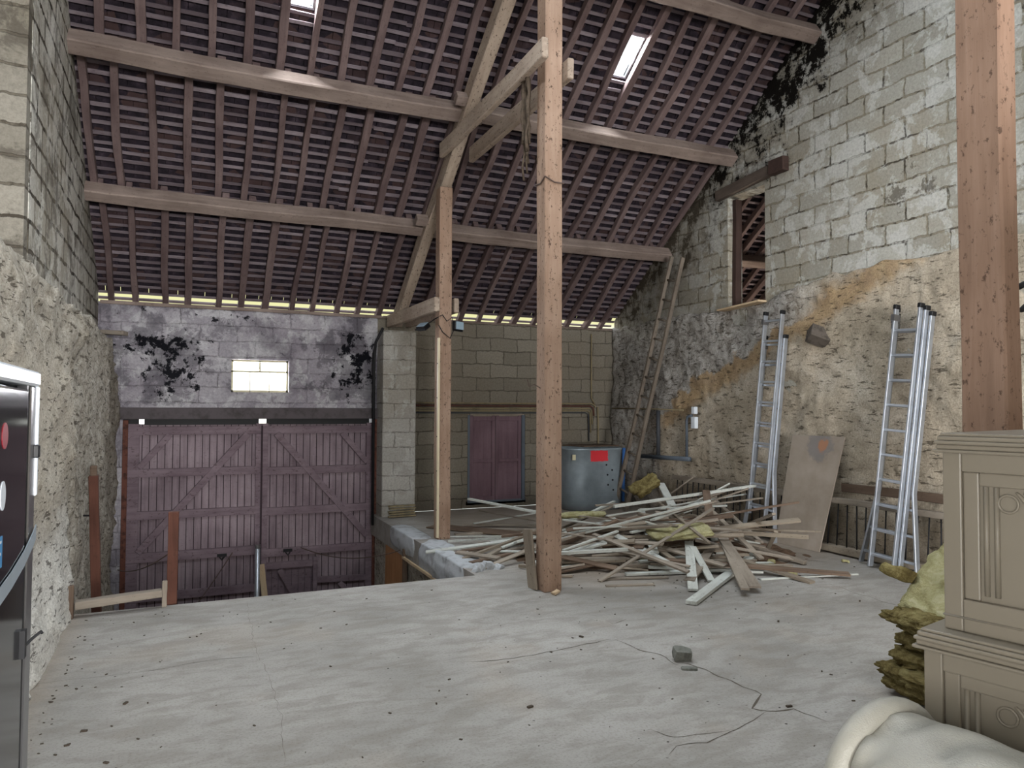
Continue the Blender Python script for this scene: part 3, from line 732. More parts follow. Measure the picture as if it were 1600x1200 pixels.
mb = MB().tube([(2.752, 5.47, 3.50), (2.752, 5.56, 3.46), (2.752, 5.652, 3.47), (2.84, 5.655, 3.46), (2.932, 5.652, 3.47), (2.932, 5.47, 3.46), (2.84, 5.468, 3.46), (2.752, 5.47, 3.50)], 0.006, 6)
tag(mb.build('wire_band', M_wire), 'thin rusty wire band wrapped round the tall central post above head height', 'wire')
def tie(name, xc, y0, y1, z, zz, label, w=0.06, h=0.17):
    o = beam(name, (xc, y0, z), (xc, y1, zz), w, h, M_beam, jit=0.005, seg=8, bevel=0.008); tag(o, label, 'beam')
tie('tie_beam', 2.665, 5.28, 7.95, 4.50, 4.50, 'left upper tie beam clamping the central post to the principal rafter')
tie('tie_beam', 2.965, 5.40, 7.78, 4.44, 4.44, 'right upper tie beam on the far side of the central post', 0.06, .18)
tie('tie_beam', 2.665, 8.05, 10.22, 2.74, 2.76, 'left lower tie beam from the floodlit post to the block pier', 0.07, .17)
tie('tie_beam', 2.92, 8.10, 10.22, 2.74, 2.76, 'right lower tie beam behind the floodlit post', 0.06, .17)
for (x, y, lb) in ((2.60, 8.80, 'small wooden cleat wedging the lowest purlin at the truss'), (2.62, 7.42, 'small wooden cleat wedging the middle purlin at the truss')):
    o = beam('cleat', rp(x - .02, y, -0.21), rp(x + .20, y, -0.21), .11, .10, M_purlin, up=N_up); tag(o, lb, 'cleat')
# hanging cobweb rag by the central post
mb = MB(); rr = random.Random(5)
for k in range(9):
    x = 2.70 + rr.uniform(-.03, .03); y = 5.72 + rr.uniform(-.05, .05); z = 4.45; pts = []; L = rr.uniform(.45, .95)
    for i in range(9): pts.append((x + rr.uniform(-.012, .012), y + rr.uniform(-.012, .012), z - L * i / 8))
    mb.tube(pts, [rr.uniform(.006, .022) for _ in pts], 6)
tag(mb.build('cobweb_strand', M_cobweb, smooth=True), 'ragged dusty cobweb rope dangling from the upper tie beam beside the central post', 'cobweb')
# trunking on the far post, flood lights
t = empty('cable_trunking', (2.70, 8.17, 0.0)); tag(t, 'narrow cream cable trunking running up the left edge of the floodlit post', 'trunking')
MB().box(-.012, .012, -.075, -.035, 0.03, 2.35).build('channel', M_trunk, parent=t)
for z in (.35, .8, 1.2, 1.65, 2.05): MB().disc((-.012, -.055, z), (-1, 0, 0), .008, .004, 8).build('screw', M_black, parent=t)
def flood(loc, rz, tilt, label):
    t = empty('floodlight', loc, (tilt, 0, rz)); tag(t, label, 'floodlight')
    hs_ = MB().box(-.075, .075, -.03, .03, -.055, .055).build('housing', M_black, parent=t, bevel=.01)
    MB().box(-.065, .065, -.036, -.030, -.045, .045).build('lens', M_lens, parent=hs_)
    MB().box(-.085, .085, -.01, .01, -.065, -.055).build('bracket', M_black, parent=t)
flood((2.60, 8.40, 2.50), R(-65), R(-55), 'black floodlight tilted down on the left of the far post')
flood((2.93, 8.10, 2.50), R(30), R(0), 'black floodlight with pale blue lens on the right of the far post')
tag(MB().tube([(2.60, 8.36, 2.50), (2.68, 8.2, 2.58), (2.74, 8.10, 2.62), (2.80, 8.115, 2.55), (2.86, 8.11, 2.60), (2.90, 8.12, 2.48), (2.84, 8.115, 2.35), (2.75, 8.12, 2.42), (2.70, 8.118, 2.5)], .006, 6).build('power_cable', M_cable, smooth=True), 'tangled black cable between the two floodlights', 'cable')
o = beam('offcut_plank', (2.735, 5.64, 0.0), (2.71, 5.70, 0.50), 0.16, 0.022, M_oldladder, up=(1, 0, 0)); tag(o, 'short brown plank offcut propped against the left side of the central post', 'plank')
o = beam('wood_chip', (2.80, 5.40, .012), (2.86, 5.41, .03), .05, .02, M_palewood); tag(o, 'tiny pale wooden wedge at the foot of the central post', 'wedge')
tag(MB().tube([(2.775, 5.56, 1.70), (2.70, 5.56, 1.74), (2.66, 5.57, 1.72), (2.64, 5.57, 1.78)], .004, 6).build('bent_nail', M_wire), 'bent rusty wire hook poking from the left face of the central post', 'hook')
tag(MB().tube([(2.93, 1.76, 2.02), (2.99, 1.74, 2.05), (3.0, 1.74, 1.96), (2.94, 1.76, 1.93)], [.012, .028, .03, .01], 8).build('iron_hook', M_cable, smooth=True), 'black iron lump fixed to the right face of the near post', 'hook')

# ------------------------------------------------------------------ barn gate
t = empty('barn_gate_leaf', (-0.66, 10.47, -2.35)); tag(t, 'left leaf of the faded maroon barn gate with a long rising diagonal brace', 'gate', 'barn gate leaves')
g = empty('barn_gate_leaf', (2.50, 10.47, -2.35)); tag(g, 'right leaf of the faded maroon barn gate with the small wicket door', 'gate', 'barn gate leaves')
def gate_boards(parent, x0, x1, z0, z1, name, cut=None):
    mb = MB(); x = x0; rn = random.Random(int(x0 * 100))
    while x < x1 - .01:
        w = min(.088 + rn.uniform(-.004, .004), x1 - x)
        zz = z0
        if cut and cut[0] < x + w / 2 < cut[1]: zz = cut[2]
        if zz < z1: mb.box(x + .005, x + w - .005, .03 + rn.uniform(0, .004), .052, zz, z1)
        x += w
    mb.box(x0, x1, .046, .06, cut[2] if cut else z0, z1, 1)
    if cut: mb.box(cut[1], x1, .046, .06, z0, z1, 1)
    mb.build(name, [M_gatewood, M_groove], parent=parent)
def rail(parent, name, a, b, w=0.10, y=0.012, mat=None):
    mb = MB(); mb.bar((a[0], y - .008, a[1]), (b[0], y - .008, b[1]), 0.05, w, up=(0, 0, 1) if abs(a[0] - b[0]) > .3 * abs(a[1] - b[1]) else (1, 0, 0)); mb.build(name, mat or M_gatewood2, parent=parent, bevel=.004)
Z0 = 2.35
gate_boards(t, 0.0, 1.62, 0.05, 3.655, 'boards')
for nm, a, b, w in (('stile', (.075, 0.02), (.075, 3.66), .15), ('stile', (1.60, 0.02), (1.60, 3.66), .09)): rail(t, nm, a, b, w)
for z in (3.57, 3.03, 2.49, 1.955, 1.45, 0.8, 0.1): rail(t, 'rail', (0, z), (1.64, z), .105 if z != 1.955 else .12, .008)
rail(t, 'brace', (1.45, 3.52), (.15, 2.02), .085, .000); rail(t, 'brace', (.50, 3.52), (.15, 3.10), .075, .000)
gate_boards(g, -1.50, -.02, 0.05, 3.655, 'boards', (-1.46, -.80, 1.72))
for nm, a, b, w in (('stile', (-.04, 0.02), (-.04, 3.66), .12), ('stile', (-1.49, 0.02), (-1.49, 3.66), .085)): rail(g, nm, a, b, w)
for z in (3.57, 3.01, 2.46, 1.90): rail(g, 'rail', (-1.52, z), (0, z), .105, .008)
rail(g, 'rail', (-.80, 1.48), (0, 1.45), .08, .008); rail(g, 'rail', (-.80, .2), (0, .2), .08, .008)
rail(g, 'brace', (-1.34, 3.52), (-.08, 2.05), .085, .0); rail(g, 'brace', (-.45, 3.52), (-.09, 3.10), .075, .0); rail(g, 'brace', (-.46, 1.42), (-.20, 1.10), .07, .0)
rail(g, 'jamb', (-.80, .03), (-.80, 1.80), .06, .006)
w_ = MB(); w_.box(-1.46, -.84, .055, .06, .06, 1.70); x = -1.46
while x < -.84: w_.box(x + .003, x + .085, .035, .055, .06, 1.70); x += .088
w_.bar((-1.46, .012, 1.72), (-.83, .012, 1.72), .034, .09); w_.bar((-1.27, .005, 1.66), (-1.0, .005, 1.15), .034, .07, up=(1, 0, 0))
wk = w_.build('wicket_door', M_gatewood2, parent=g)
for p, xx in ((t, 1.15), (g, -1.17)):
    MB().box(xx - .06, xx + .06, -.03, .0, 1.90, 1.94).tube([(xx - .03, -.035, 1.90), (xx, -.05, 1.86), (xx + .03, -.035, 1.90)], .01, 6).build('latch', M_cable, parent=p)
tag(MB().bar((0.972, 10.428, -2.35), (0.972, 10.428, 1.28), .022, .016, up=(0, 1, 0)).build('leaf_gap_shade', M_groove), 'dark vertical strip standing in for the shaded gap between the gate leaves', 'strip')  # dark strip painted in where the leaves leave a shaded gap
for xx, lb in ((-0.67, 'left'), (2.52, 'right')):
    o = tag(MB().bar((xx, 10.44, -2.38), (xx, 10.44, 1.36), .06, .06, up=(0, 1, 0)).build('gate_jamb', M_rust, bevel=.004), 'rusty red steel upright at the %s side of the barn gate' % lb, 'jamb')
mb = MB()
for a, b in ((-0.70, -0.52), (-0.46, 0.93), (1.03, 2.44), (2.49, 2.53)): mb.box(a, b, 10.46, 10.50, 1.295, 1.38)
tag(mb.build('gate_head_rail', M_cable), 'dark rusty rail above the gate with daylight gaps at its ends and middle', 'rail')
t = empty('scaffold_tube', (0.88, 9.8, -2.4)); tag(t, 'grey galvanised tube standing upright in front of the gate centre', 'tube')
MB().tube([(0, 0, 0), (0, 0, 2.16)], .03, 12).build('pipe', M_alu, parent=t, smooth=True); MB().tube([(0, 0, 2.15), (0, 0, 2.19)], .036, 12).build('collar', M_steel, parent=t)
o = beam('leaning_board', (1.15, 9.75, -2.4), (0.93, 9.85, -0.47), 0.075, 0.02, M_palewood, up=(0, 1, 0)); tag(o, 'pale board leaning beside the grey tube in front of the wicket', 'board')

# lower bay: guard timbers, wires, panels
o = beam('guard_post', (-0.065, 6.38, -0.6), (-0.06, 6.38, 0.71), .06, .075, M_redwood, up=(1, 0, 0), jit=.003); tag(o, 'upright red-brown timber at the floor edge in front of the left gate leaf', 'post')
o = beam('guard_rail', (-0.70, 6.20, 0.095), (-0.13, 6.24, 0.115), .09, .055, M_greywood); tag(o, 'low horizontal guard rail with a pale dusty top at the left floor edge', 'rail')
o = beam('rail_stake', (-0.735, 6.18, 0.0), (-0.735, 6.18, 0.24), .05, .05, M_brownlath, up=(1, 0, 0)); tag(o, 'short dark stake holding the guard rail against the left wall', 'stake')
o = beam('rail_stake', (-0.112, 6.27, 0.0), (-0.112, 6.27, 0.20), .03, .035, M_greywood, up=(1, 0, 0)); tag(o, 'short grey stake at the right end of the low guard rail', 'stake')
t = empty('wall_timber', (-0.62, 7.05, -0.75)); tag(t, 'dark reddish timber with iron pins leaning upright against the left wall', 'timber')
beam('timber', (0, 0, 0), (-.05, -.12, 1.72), .075, .07, M_redwood, up=(1, 0, 0), parent=t)
beam('tenon', (-.05, -.12, 1.71), (-.051, -.123, 1.80), .05, .05, M_brownlath, up=(1, 0, 0), parent=t)
for z in (1.38, .42): MB().tube([(-.04 - .0, -.06, z), (-.12, -.10, z + .01)], .008, 6).build('pin', M_cable, parent=t)
def sagw(a, b, sag, n=14): a = Vector(a); b = Vector(b); return [tuple(a.lerp(b, i / n) - Vector((0, 0, sag * 4 * (i / n) * (1 - i / n)))) for i in range(n + 1)]
tag(MB().tube(sagw((-0.66, 9.5, -0.33), (-0.10, 6.42, 0.37), .06), .005, 6).build('stay_wire', M_wire), 'rusty wire from the left wall to the red-brown guard timber', 'wire')
tag(MB().tube(sagw((1.5, 10.42, -0.40), (2.45, 8.80, -0.22), .12), .006, 6).build('stay_wire', M_wire), 'drooping wire from the right gate leaf to the platform side', 'wire')
tag(MB().tube(sagw((0.02, 10.2, -1.2), (0.62, 10.42, -0.40), .03), .006, 6).build('stay_wire', M_wire), 'thin wire rising diagonally across the left gate leaf', 'wire')
tag(MB().tube([(2.44, 10.2, -.12), (2.44, 10.2, 2.2), (2.45, 10.15, 2.45), (2.52, 10.03, 2.64)], .020, 8).tube([(2.455, 10.3, -.12), (2.45, 10.3, 2.3), (2.48, 10.2, 2.5)], .012, 8).build('cable_conduit', M_cable, smooth=True), 'thick black cables running up the left edge of the block pier', 'cable')
o = beam('hardboard_panel', (2.475, 9.12, -2.0), (2.475, 9.12, -0.16), 0.95, .012, M_tan, up=(1, 0, 0), bevel=0); tag(o, 'tan hardboard panel closing the side of the platform by the pier', 'panel')
o = beam('side_post', (2.46, 8.62, -2.3), (2.46, 8.62, -0.17), .05, .05, M_brownlath, up=(1, 0, 0)); tag(o, 'dark slim upright beside the tan hardboard panel', 'post')
o = beam('edge_batten', (2.44, 8.66, -0.27), (2.44, 6.40, -0.27), .025, .035, M_palewood); tag(o, 'long pale batten fixed along the side of the platform under the broken concrete', 'batten')
o = beam('edge_batten', (2.455, 7.02, -1.6), (2.455, 7.02, -0.10), .06, .035, M_brownlath, up=(1, 0, 0)); tag(o, 'short dark upright under the broken concrete edge of the platform', 'batten')

# ------------------------------------------------------------------ rough lumps
def lump(name, loc, size, amp, mat, seed=0, rot=(0, 0, 0), freq=3.0, n=10, parent=None, layered=False, smooth=True):
    bm = bmesh.new(); bmesh.ops.create_cube(bm, size=1.0)
    bmesh.ops.subdivide_edges(bm, edges=bm.edges, cuts=n, use_grid_fill=True)
    off = Vector((seed * 3.7, seed * 1.3, seed * 7.1)); sz = Vector(size)
    for v in bm.verts:
        p = Vector((v.co.x * sz.x, v.co.y * sz.y, v.co.z * sz.z))
        # round the corners a little, then tear the surface
        q = v.co.copy(); L = max(abs(q.x), abs(q.y), abs(q.z)) ; rr = q.length
        p *= 1 - 0.16 * (rr - L) / 0.37
        f = noise.fractal(p * freq * 3 + off, 1.0, 2.0, 4)
        d = Vector((q.x, q.y, q.z * (0.4 if layered else 1))).normalized()
        p += d * (f * amp + (noise.fractal(p * 30 + off, 0.7, 2.1, 5) * amp * .85 if layered else 0))
        if layered: p += Vector((q.x, q.y, 0)).normalized() * noise.noise(Vector((p.x * 2, p.y * 2, p.z * 38)) + off) * amp * 1.0 if (abs(q.x) > .45 or abs(q.y) > .45) else Vector()
        v.co = p
    me = bpy.data.meshes.new(name); bm.to_mesh(me); bm.free(); me.materials.append(mat)
    me.polygons.foreach_set('use_smooth', [smooth] * len(me.polygons))
    o = bpy.data.objects.new(name, me); col.objects.link(o); o.location = loc; o.rotation_euler = rot
    if parent is not None: o.parent = parent
    return o
o = lump('concrete_kerb', (2.60, 7.30, -0.13), (.34, 1.55, .34), .035, M_conc_lump, 2, (0, 0, 0), 1.4, 16); tag(o, 'pale broken concrete kerb along the edge of the platform', 'kerb')
o = lump('concrete_kerb', (2.58, 8.80, -0.11), (.26, 1.2, .26), .015, M_conc_lump, 5, (0, 0, 0), 1.2, 12); tag(o, 'pale blue-grey worn slab edge between the pier and the far post', 'kerb')
for i, (x, y, s, lb) in enumerate(((2.66, 6.50, .12, 'jagged pale concrete shard nearest the end of the broken kerb'), (2.76, 6.46, .09, 'small pointed concrete shard at the corner of the platform'), (2.55, 6.46, .10, 'dark concrete fragment hanging under the kerb end'))):
    o = lump('concrete_shard', (x, y, s * .25 - .02), (s, s * .8, s), .03, M_conc_lump, 11 + i, (.3 * i, .5, i), 3, 5, smooth=False); tag(o, lb, 'concrete shard')
o = lump('loose_stone', (2.81, 3.70, 0.032), (.115, .075, .08), .014, M_stonegrey, 3, (.15, .1, -.35), 3, 6, smooth=False); tag(o, 'single grey angular stone lying on the open concrete floor', 'stone')
o = lump('loose_stone', (2.755, 3.56, 0.002), (.10, .05, .02), .006, M_stonegrey, 4, (0, 0, -.5), 3, 5, smooth=False); tag(o, 'flat loose flake of concrete in the middle of the long floor crack', 'stone')
mb = MB(); rr = random.Random(21)
for k in range(270):
    if k < 130: x, y = rr.uniform(-.3, 5.2), rr.uniform(2.2, 6.1)
    elif k < 190: x = -0.62 + rr.random() ** 2 * .55; y = rr.uniform(3.6, 6.2)
    else: x, y = rr.gauss(4.3, .8), rr.gauss(5.5, .45)
    if x < 2.4 and y > 6.2 or x > 6.3: continue
    s = rr.uniform(.003, .009) * (1.8 if rr.random() < .12 else 1); a = rr.uniform(0, 3.1)
    M = Matrix.Translation((x, y, s * .25)) @ Matrix.Rotation(a, 4, 'Z')
    mb.box(-s, s, -s * .5, s * .5, -s * .25, s * .3, 0, M)
tag(mb.build('floor_crumbs', simple('dark_crumbs', '#4a4138', 0.95)), 'scattered dark crumbs and splinters over the concrete floor', 'crumbs', None, 'stuff')

# ------------------------------------------------------------------ recess: door, pipes, slats, tank
door = empty('door_1', (3.95, 10.47, 0.09)); tag(door, None, None, None, 'structure')
W_, H_ = .96, 1.33
mb = MB(); mb.box(0, .035, -.03, .05, 0, H_); mb.box(W_ - .05, W_, -.03, .05, 0, H_); mb.box(-.02, W_ + .02, -.02, .05, -.04, 0.02); mb.build('door_frame', M_pvc, parent=door)
for k, (a, b) in enumerate(((.04, .46), (.47, W_ - .055))):
    mb = MB(); mb.box(a, b, 0.012, .03, .01, H_ - .01)
    mb.box(a, a + .055, -.012, .012, .01, H_ - .01); mb.box(b - .055, b, -.012, .012, .01, H_ - .01)
    for z in (.01, .60, H_ - .09): mb.box(a + .055, b - .055, -.012, .012, z, z + (.05 if z == .60 else .07))
    mb.build('door_leaf', M_doorwood, parent=door, bevel=.003)
MB().box(.0, W_, .0, .05, H_ - .02, H_ + .02).box(.03, W_ - .06, -.05, .0, H_ + .005, H_ + .045).build('door_head', M_greywood, parent=door)
for k, (z, r, m, lb) in enumerate(((1.605, .012, M_pipetan, 'topmost thin tan pipe along the recessed wall above the door'), (1.565, .015, M_piperust, 'dark rusty pipe second from the top on the recessed wall'), (1.525, .012, M_pipetan, 'tan pipe third from the top on the recessed wall'), (1.49, .013, M_pipetan, 'tan pipe fourth from the top on the recessed wall'), (1.455, .010, M_pvcd, 'dark pipe lowest in the bundle just above the maroon door'))):
    tag(MB().tube([(3.04, 10.40, z), (4.4, 10.395, z - .004), (6.1 - .03 * k, 10.40, z), (6.16 - .03 * k, 10.40, z - .03), (6.17 - .03 * k, 10.40, z - .06 - .1 * k)], r, 8).build('wall_pipe', m, smooth=True), lb, 'pipe', 'pipes along the recessed wall')
tag(MB().tube([(6.10, 10.41, 2.75), (6.10, 10.41, 1.70), (6.16, 10.41, 1.60)], .012, 8).build('wall_pipe', M_pipetan, smooth=True), 'thin tan pipe dropping from the eave beside the far right corner', 'pipe')
tag(MB().tube([(6.22, 10.41, 1.55), (6.23, 10.41, 1.30), (6.23, 10.41, 0.1)], .014, 8).build('wall_pipe', M_pipetan, smooth=True), 'tan pipe running down behind the galvanised tank', 'pipe')
tag(MB().tube([(XR - .09, 10.35, 1.53), (XR - .10, 9.2, 1.525), (XR - .09, 8.45, 1.51)], .010, 8).build('wall_pipe', M_pipetan, smooth=True), 'thin pipe running along the rough right wall behind the wooden ladder', 'pipe')
for k in range(5):
    o = beam('stacked_slat', (2.60 + .012 * (k % 2), 9.96 - .005 * k, .018 + .036 * k), (3.00 - .01 * (k % 3), 9.99, .018 + .036 * k), .05, .02, M_pipetan, bevel=.003)
    tag(o, 'thin yellowish slat in the small stack at the foot of the block pier', 'slat', 'slats stacked by the pier')
# tank
TX, TY = 5.72, 9.86
def rrect(w, d, r, z, n=7):
    P = []
    for (cx, cy, a0) in ((w - r, d - r, 0), (-w + r, d - r, 90), (-w + r, -d + r, 180), (w - r, -d + r, 270)):
        for i in range(n + 1): a = R(a0 + 90 * i / n); P.append((cx + r * math.cos(a), cy + r * math.sin(a), z))
    return P
tank = empty('galvanised_tank', (TX, TY, 0.0)); tag(tank, 'galvanised oval sheet tank with a red painted patch in front of the far corner', 'tank')
mb = MB(); rings = [(.46, .36, 0.0), (.47, .365, .02), (.475, .37, .45), (.48, .372, .90), (.49, .38, .905), (.49, .38, .925), (.475, .37, .93), (.46, .355, .925), (.455, .35, .5)]
nn = None
for (w, d, z) in rings:
    P = rrect(w, d, .24, z); nn = len(P); mb.v += P
for i in range(len(rings) - 1):
    for k in range(nn): mb.f.append((i * nn + k, i * nn + (k + 1) % nn, (i + 1) * nn + (k + 1) % nn, (i + 1) * nn + k)); mb.mi.append(0)
mb.f.append(tuple(range(nn))); mb.mi.append(0)
mb.build('shell', M_galv, parent=tank, smooth=True)
for (x, z) in ((.10, .68), (.20, .60), (.12, .53), (.21, .45), (.13, .38), (.22, .30)): MB().disc((x, -.372, z), (0, -1, 0), .014, .006, 10).build('bolt', M_black, parent=tank)
MB().box(-.455, -.40, -.325, -.318, .76, .84, 0, Matrix.Rotation(R(-28), 4, 'Z') @ Matrix.Translation((.15, -.22, 0)) if False else None).build('label_plate', M_cream, parent=tank)
o = beam('tank_lid', (5.40, 9.75, .962), (6.10, 9.90, .955), .50, .018, M_brownlath, bevel=.003); tag(o, 'thin dark board lying over the top of the galvanised tank', 'board')

# ------------------------------------------------------------------ right wall objects
tag(MB().tube([(XR - .12, 9.45, .80), (XR - .12, 8.28, .83)], .032, 10).build('waste_pipe', M_pvc, smooth=True), 'thick grey plastic pipe running level along the right wall', 'pipe')
tag(MB().tube([(XR - .11, 8.36, .86), (XR - .11, 8.36, 1.36), (XR - .11, 8.34, 1.42), (XR - .11, 8.24, 1.44)], .020, 10).build('waste_pipe', M_pvc, smooth=True), 'slim grey upright pipe rising to the white meter box', 'pipe')
tag(MB().tube([(XR - .10, 9.05, .84), (XR - .10, 9.05, 1.50)], .030, 10).build('waste_pipe', M_pvcd, smooth=True), 'dark upright pipe between the wooden ladder and the meter box', 'pipe')
tag(MB().tube([(XR - .12, 9.98, .05), (XR - .12, 9.95, .90)], .030, 10).build('waste_pipe', M_blue, smooth=True), 'blue plastic pipe standing in the far right corner beside the tank', 'pipe')
t = empty('meter_box', (XR - .10, 8.20, 1.26)); tag(t, 'small white meter box on the right wall above the grey pipes', 'meter')
MB().box(-.03, .03, -.045, .045, 0, .16).build('housing', M_white, parent=t, bevel=.006); MB().box(-.03, .03, -.035, .035, .20, .30).build('cap', M_white, parent=t, bevel=.006)
# hay rack lying along the foot of the wall
t = empty('hay_rack', (6.40, 6.6, 0.0)); tag(t, 'long old hay rack with iron bars standing along the foot of the right wall', 'rack')
beam('rail', (0.0, 2.0, .56), (-.02, -3.2, .565), .08, .06, M_greywood, parent=t, seg=14); beam('rail', (-.03, 1.9, .055), (-.05, -3.2, .06), .09, .07, M_oldladder, parent=t, seg=14)
for k in range(44):
    y = 1.9 - k * .116; a = random.uniform(-.02, .02)
    MB().tube([(-.012, y, .54), (-.04, y + a, .08)], .0075, 6).build('bar', M_cable, parent=t, smooth=True)
o = beam('wall_board', (XR - .075, 5.75, .70), (XR - .075, 4.35, .705), .025, .09, M_brownlath); tag(o, 'brown board fixed to the right wall just above the hay rack behind the right ladder', 'board')
# fibreboard sheet
A = Vector((6.25, 6.48, 0)); B = Vector((6.25, 5.84, 0)); C_ = Vector((6.43, 6.38, 1.24)); D = Vector((6.43, 5.65, 1.24))
Mx = frame_of(A, B, (0, 0, 1)); mb = MB(); nrm = (B - A).cross(C_ - A).normalized() * .016
mb.hexa([A, B, B + nrm, A + nrm, C_, D, D + nrm, C_ + nrm]); o = mb.build('fibreboard_sheet', M_board, M=Mx, bevel=.002); tag(o, 'grey-brown fibreboard sheet with an orange stain leaning between the two ladders', 'board')

# aluminium ladders
def ladder(name, foot, top, w, n, sections, label, flare=None, cat='ladder'):
    foot = Vector(foot); top = Vector(top); z = (top - foot).normalized(); y = Vector((0, 1, 0)); x = y.cross(z).normalized(); y = z.cross(x).normalized(); L = (top - foot).length
    if x.x > 0: x = -x; y = z.cross(x).normalized()
    M = Matrix(((x.x, y.x, z.x, foot.x), (x.y, y.y, z.y, foot.y), (x.z, y.z, z.z, foot.z), (0, 0, 0, 1)))
    t = empty(name); t.matrix_world = M; tag(t, label, cat)
    for (ox, w_s, z0, z1, fl) in sections:
        for s in (-1, 1):
            mb = MB()
            if fl:
                zf = z0 + .30 * L
                mb.bar((ox, s * w_s / 2, zf), (ox, s * w_s / 2, z1), .055, .022, up=(0, 1, 0)); mb.bar((ox, s * (w_s / 2 + fl), z0), (ox, s * w_s / 2, zf + .01), .055, .022, up=(0, 1, 0))
            else: mb.bar((ox, s * w_s / 2, z0), (ox, s * w_s / 2, z1), .055, .022, up=(0, 1, 0))
            st_ = mb.build('stile', M_alu, parent=t, bevel=.003)
            MB().box(ox - .032, ox + .032, s * w_s / 2 - .02, s * w_s / 2 + .02, z1 - .005, z1 + .04).build('end_cap', M_black, parent=st_, bevel=.006)
        k = z0 + .12
        while k < z1 - .05:
            e = 0
            if fl and k < z0 + .30 * L: e = fl * (1 - (k - z0) / (.30 * L))
            MB().bar((ox, -w_s / 2 - e, k), (ox, w_s / 2 + e, k), .03, .024).build('rung', M_alu, parent=t, bevel=.003)
            k += n
        MB().box(ox - .035, ox + .045, -w_s / 2 - .02, -w_s / 2 + .02, z1 - .12, z1 - .06).build('bracket', M_steel, parent=t)
    return t
ladder('aluminium_ladder', (6.22, 6.72, 0.0), (6.42, 6.60, 2.64), .31, .243, [(.06, .27, .28, 2.66, 0), (.01, .33, 0.0, 2.38, .10)],
       'two-section aluminium ladder standing left of the fibreboard sheet')
ladder('aluminium_ladder', (6.20, 4.97, 0.0), (6.42, 4.82, 2.48), .30, .243, [(.09, .26, .0, 2.52, 0), (.045, .32, 0.0, 2.50, 0), (.0, .38, 0.0, 2.45, .12)],
       'three-section aluminium ladder standing right of the fibreboard sheet')
# wooden ladder
M_oldl2 = wood('dark_grey_ladder_wood', '#574e46', '#746a60', '#8b8175', 0.5)
f_, t_ = Vector((6.02, 9.42, 0.0)), Vector((6.42, 8.53, 3.72))
zz = (t_ - f_).normalized(); yy = Vector((0, 1, 0)); xx = yy.cross(zz).normalized(); yy = zz.cross(xx).normalized()
t = empty('wooden_ladder'); t.matrix_world = Matrix(((xx.x, yy.x, zz.x, f_.x), (xx.y, yy.y, zz.y, f_.y), (xx.z, yy.z, zz.z, f_.z), (0, 0, 0, 1)))
tag(t, 'old grey wooden ladder leaning on the right wall near the far corner', 'ladder')
for s in (-1, 1): beam('stile', (0, s * .15, 0), (0, s * .135, 3.83), .055, .045, M_oldl2, up=(0, 1, 0), parent=t, seg=10)
k = .3
while k < 3.7: MB().tube([(0, -.15, k), (0, .15, k)], 0.016, 8).build('rung', M_oldl2, parent=t, smooth=True); k += .29

# ------------------------------------------------------------------ debris heap
def mound(x, y):
    cx, cy = 4.70, 6.55; dx = (x - cx) * math.cos(.25) - (y - cy) * math.sin(.25); dy = (x - cx) * math.sin(.25) + (y - cy) * math.cos(.25)
    return .24 * math.exp(-((dx / 1.15) ** 2 + (dy / .60) ** 2))
mb = MB(); n = 60
for i in range(n):
    for j in range(n):
        x = 2.9 + 3.15 * i / (n - 1); y = 5.1 + 3.2 * j / (n - 1)
        h = mound(x, y) - .035 + (.035 * noise.fractal(Vector((x * 6, y * 6, 0)), 1, 2, 4) if mound(x, y) > .01 else 0)
        mb.v.append((x, y, h - (.1 if i in (0, n - 1) or j in (0, n - 1) else 0)))
for i in range(n - 1):
    for j in range(n - 1): a = i * n + j; mb.f.append((a, a + n, a + n + 1, a + 1)); mb.mi.append(0)
tag(mb.build('rubble_dust', M_dirt, smooth=True), 'brown rubble and plaster dust under the heap of laths', 'rubble', None, 'stuff')
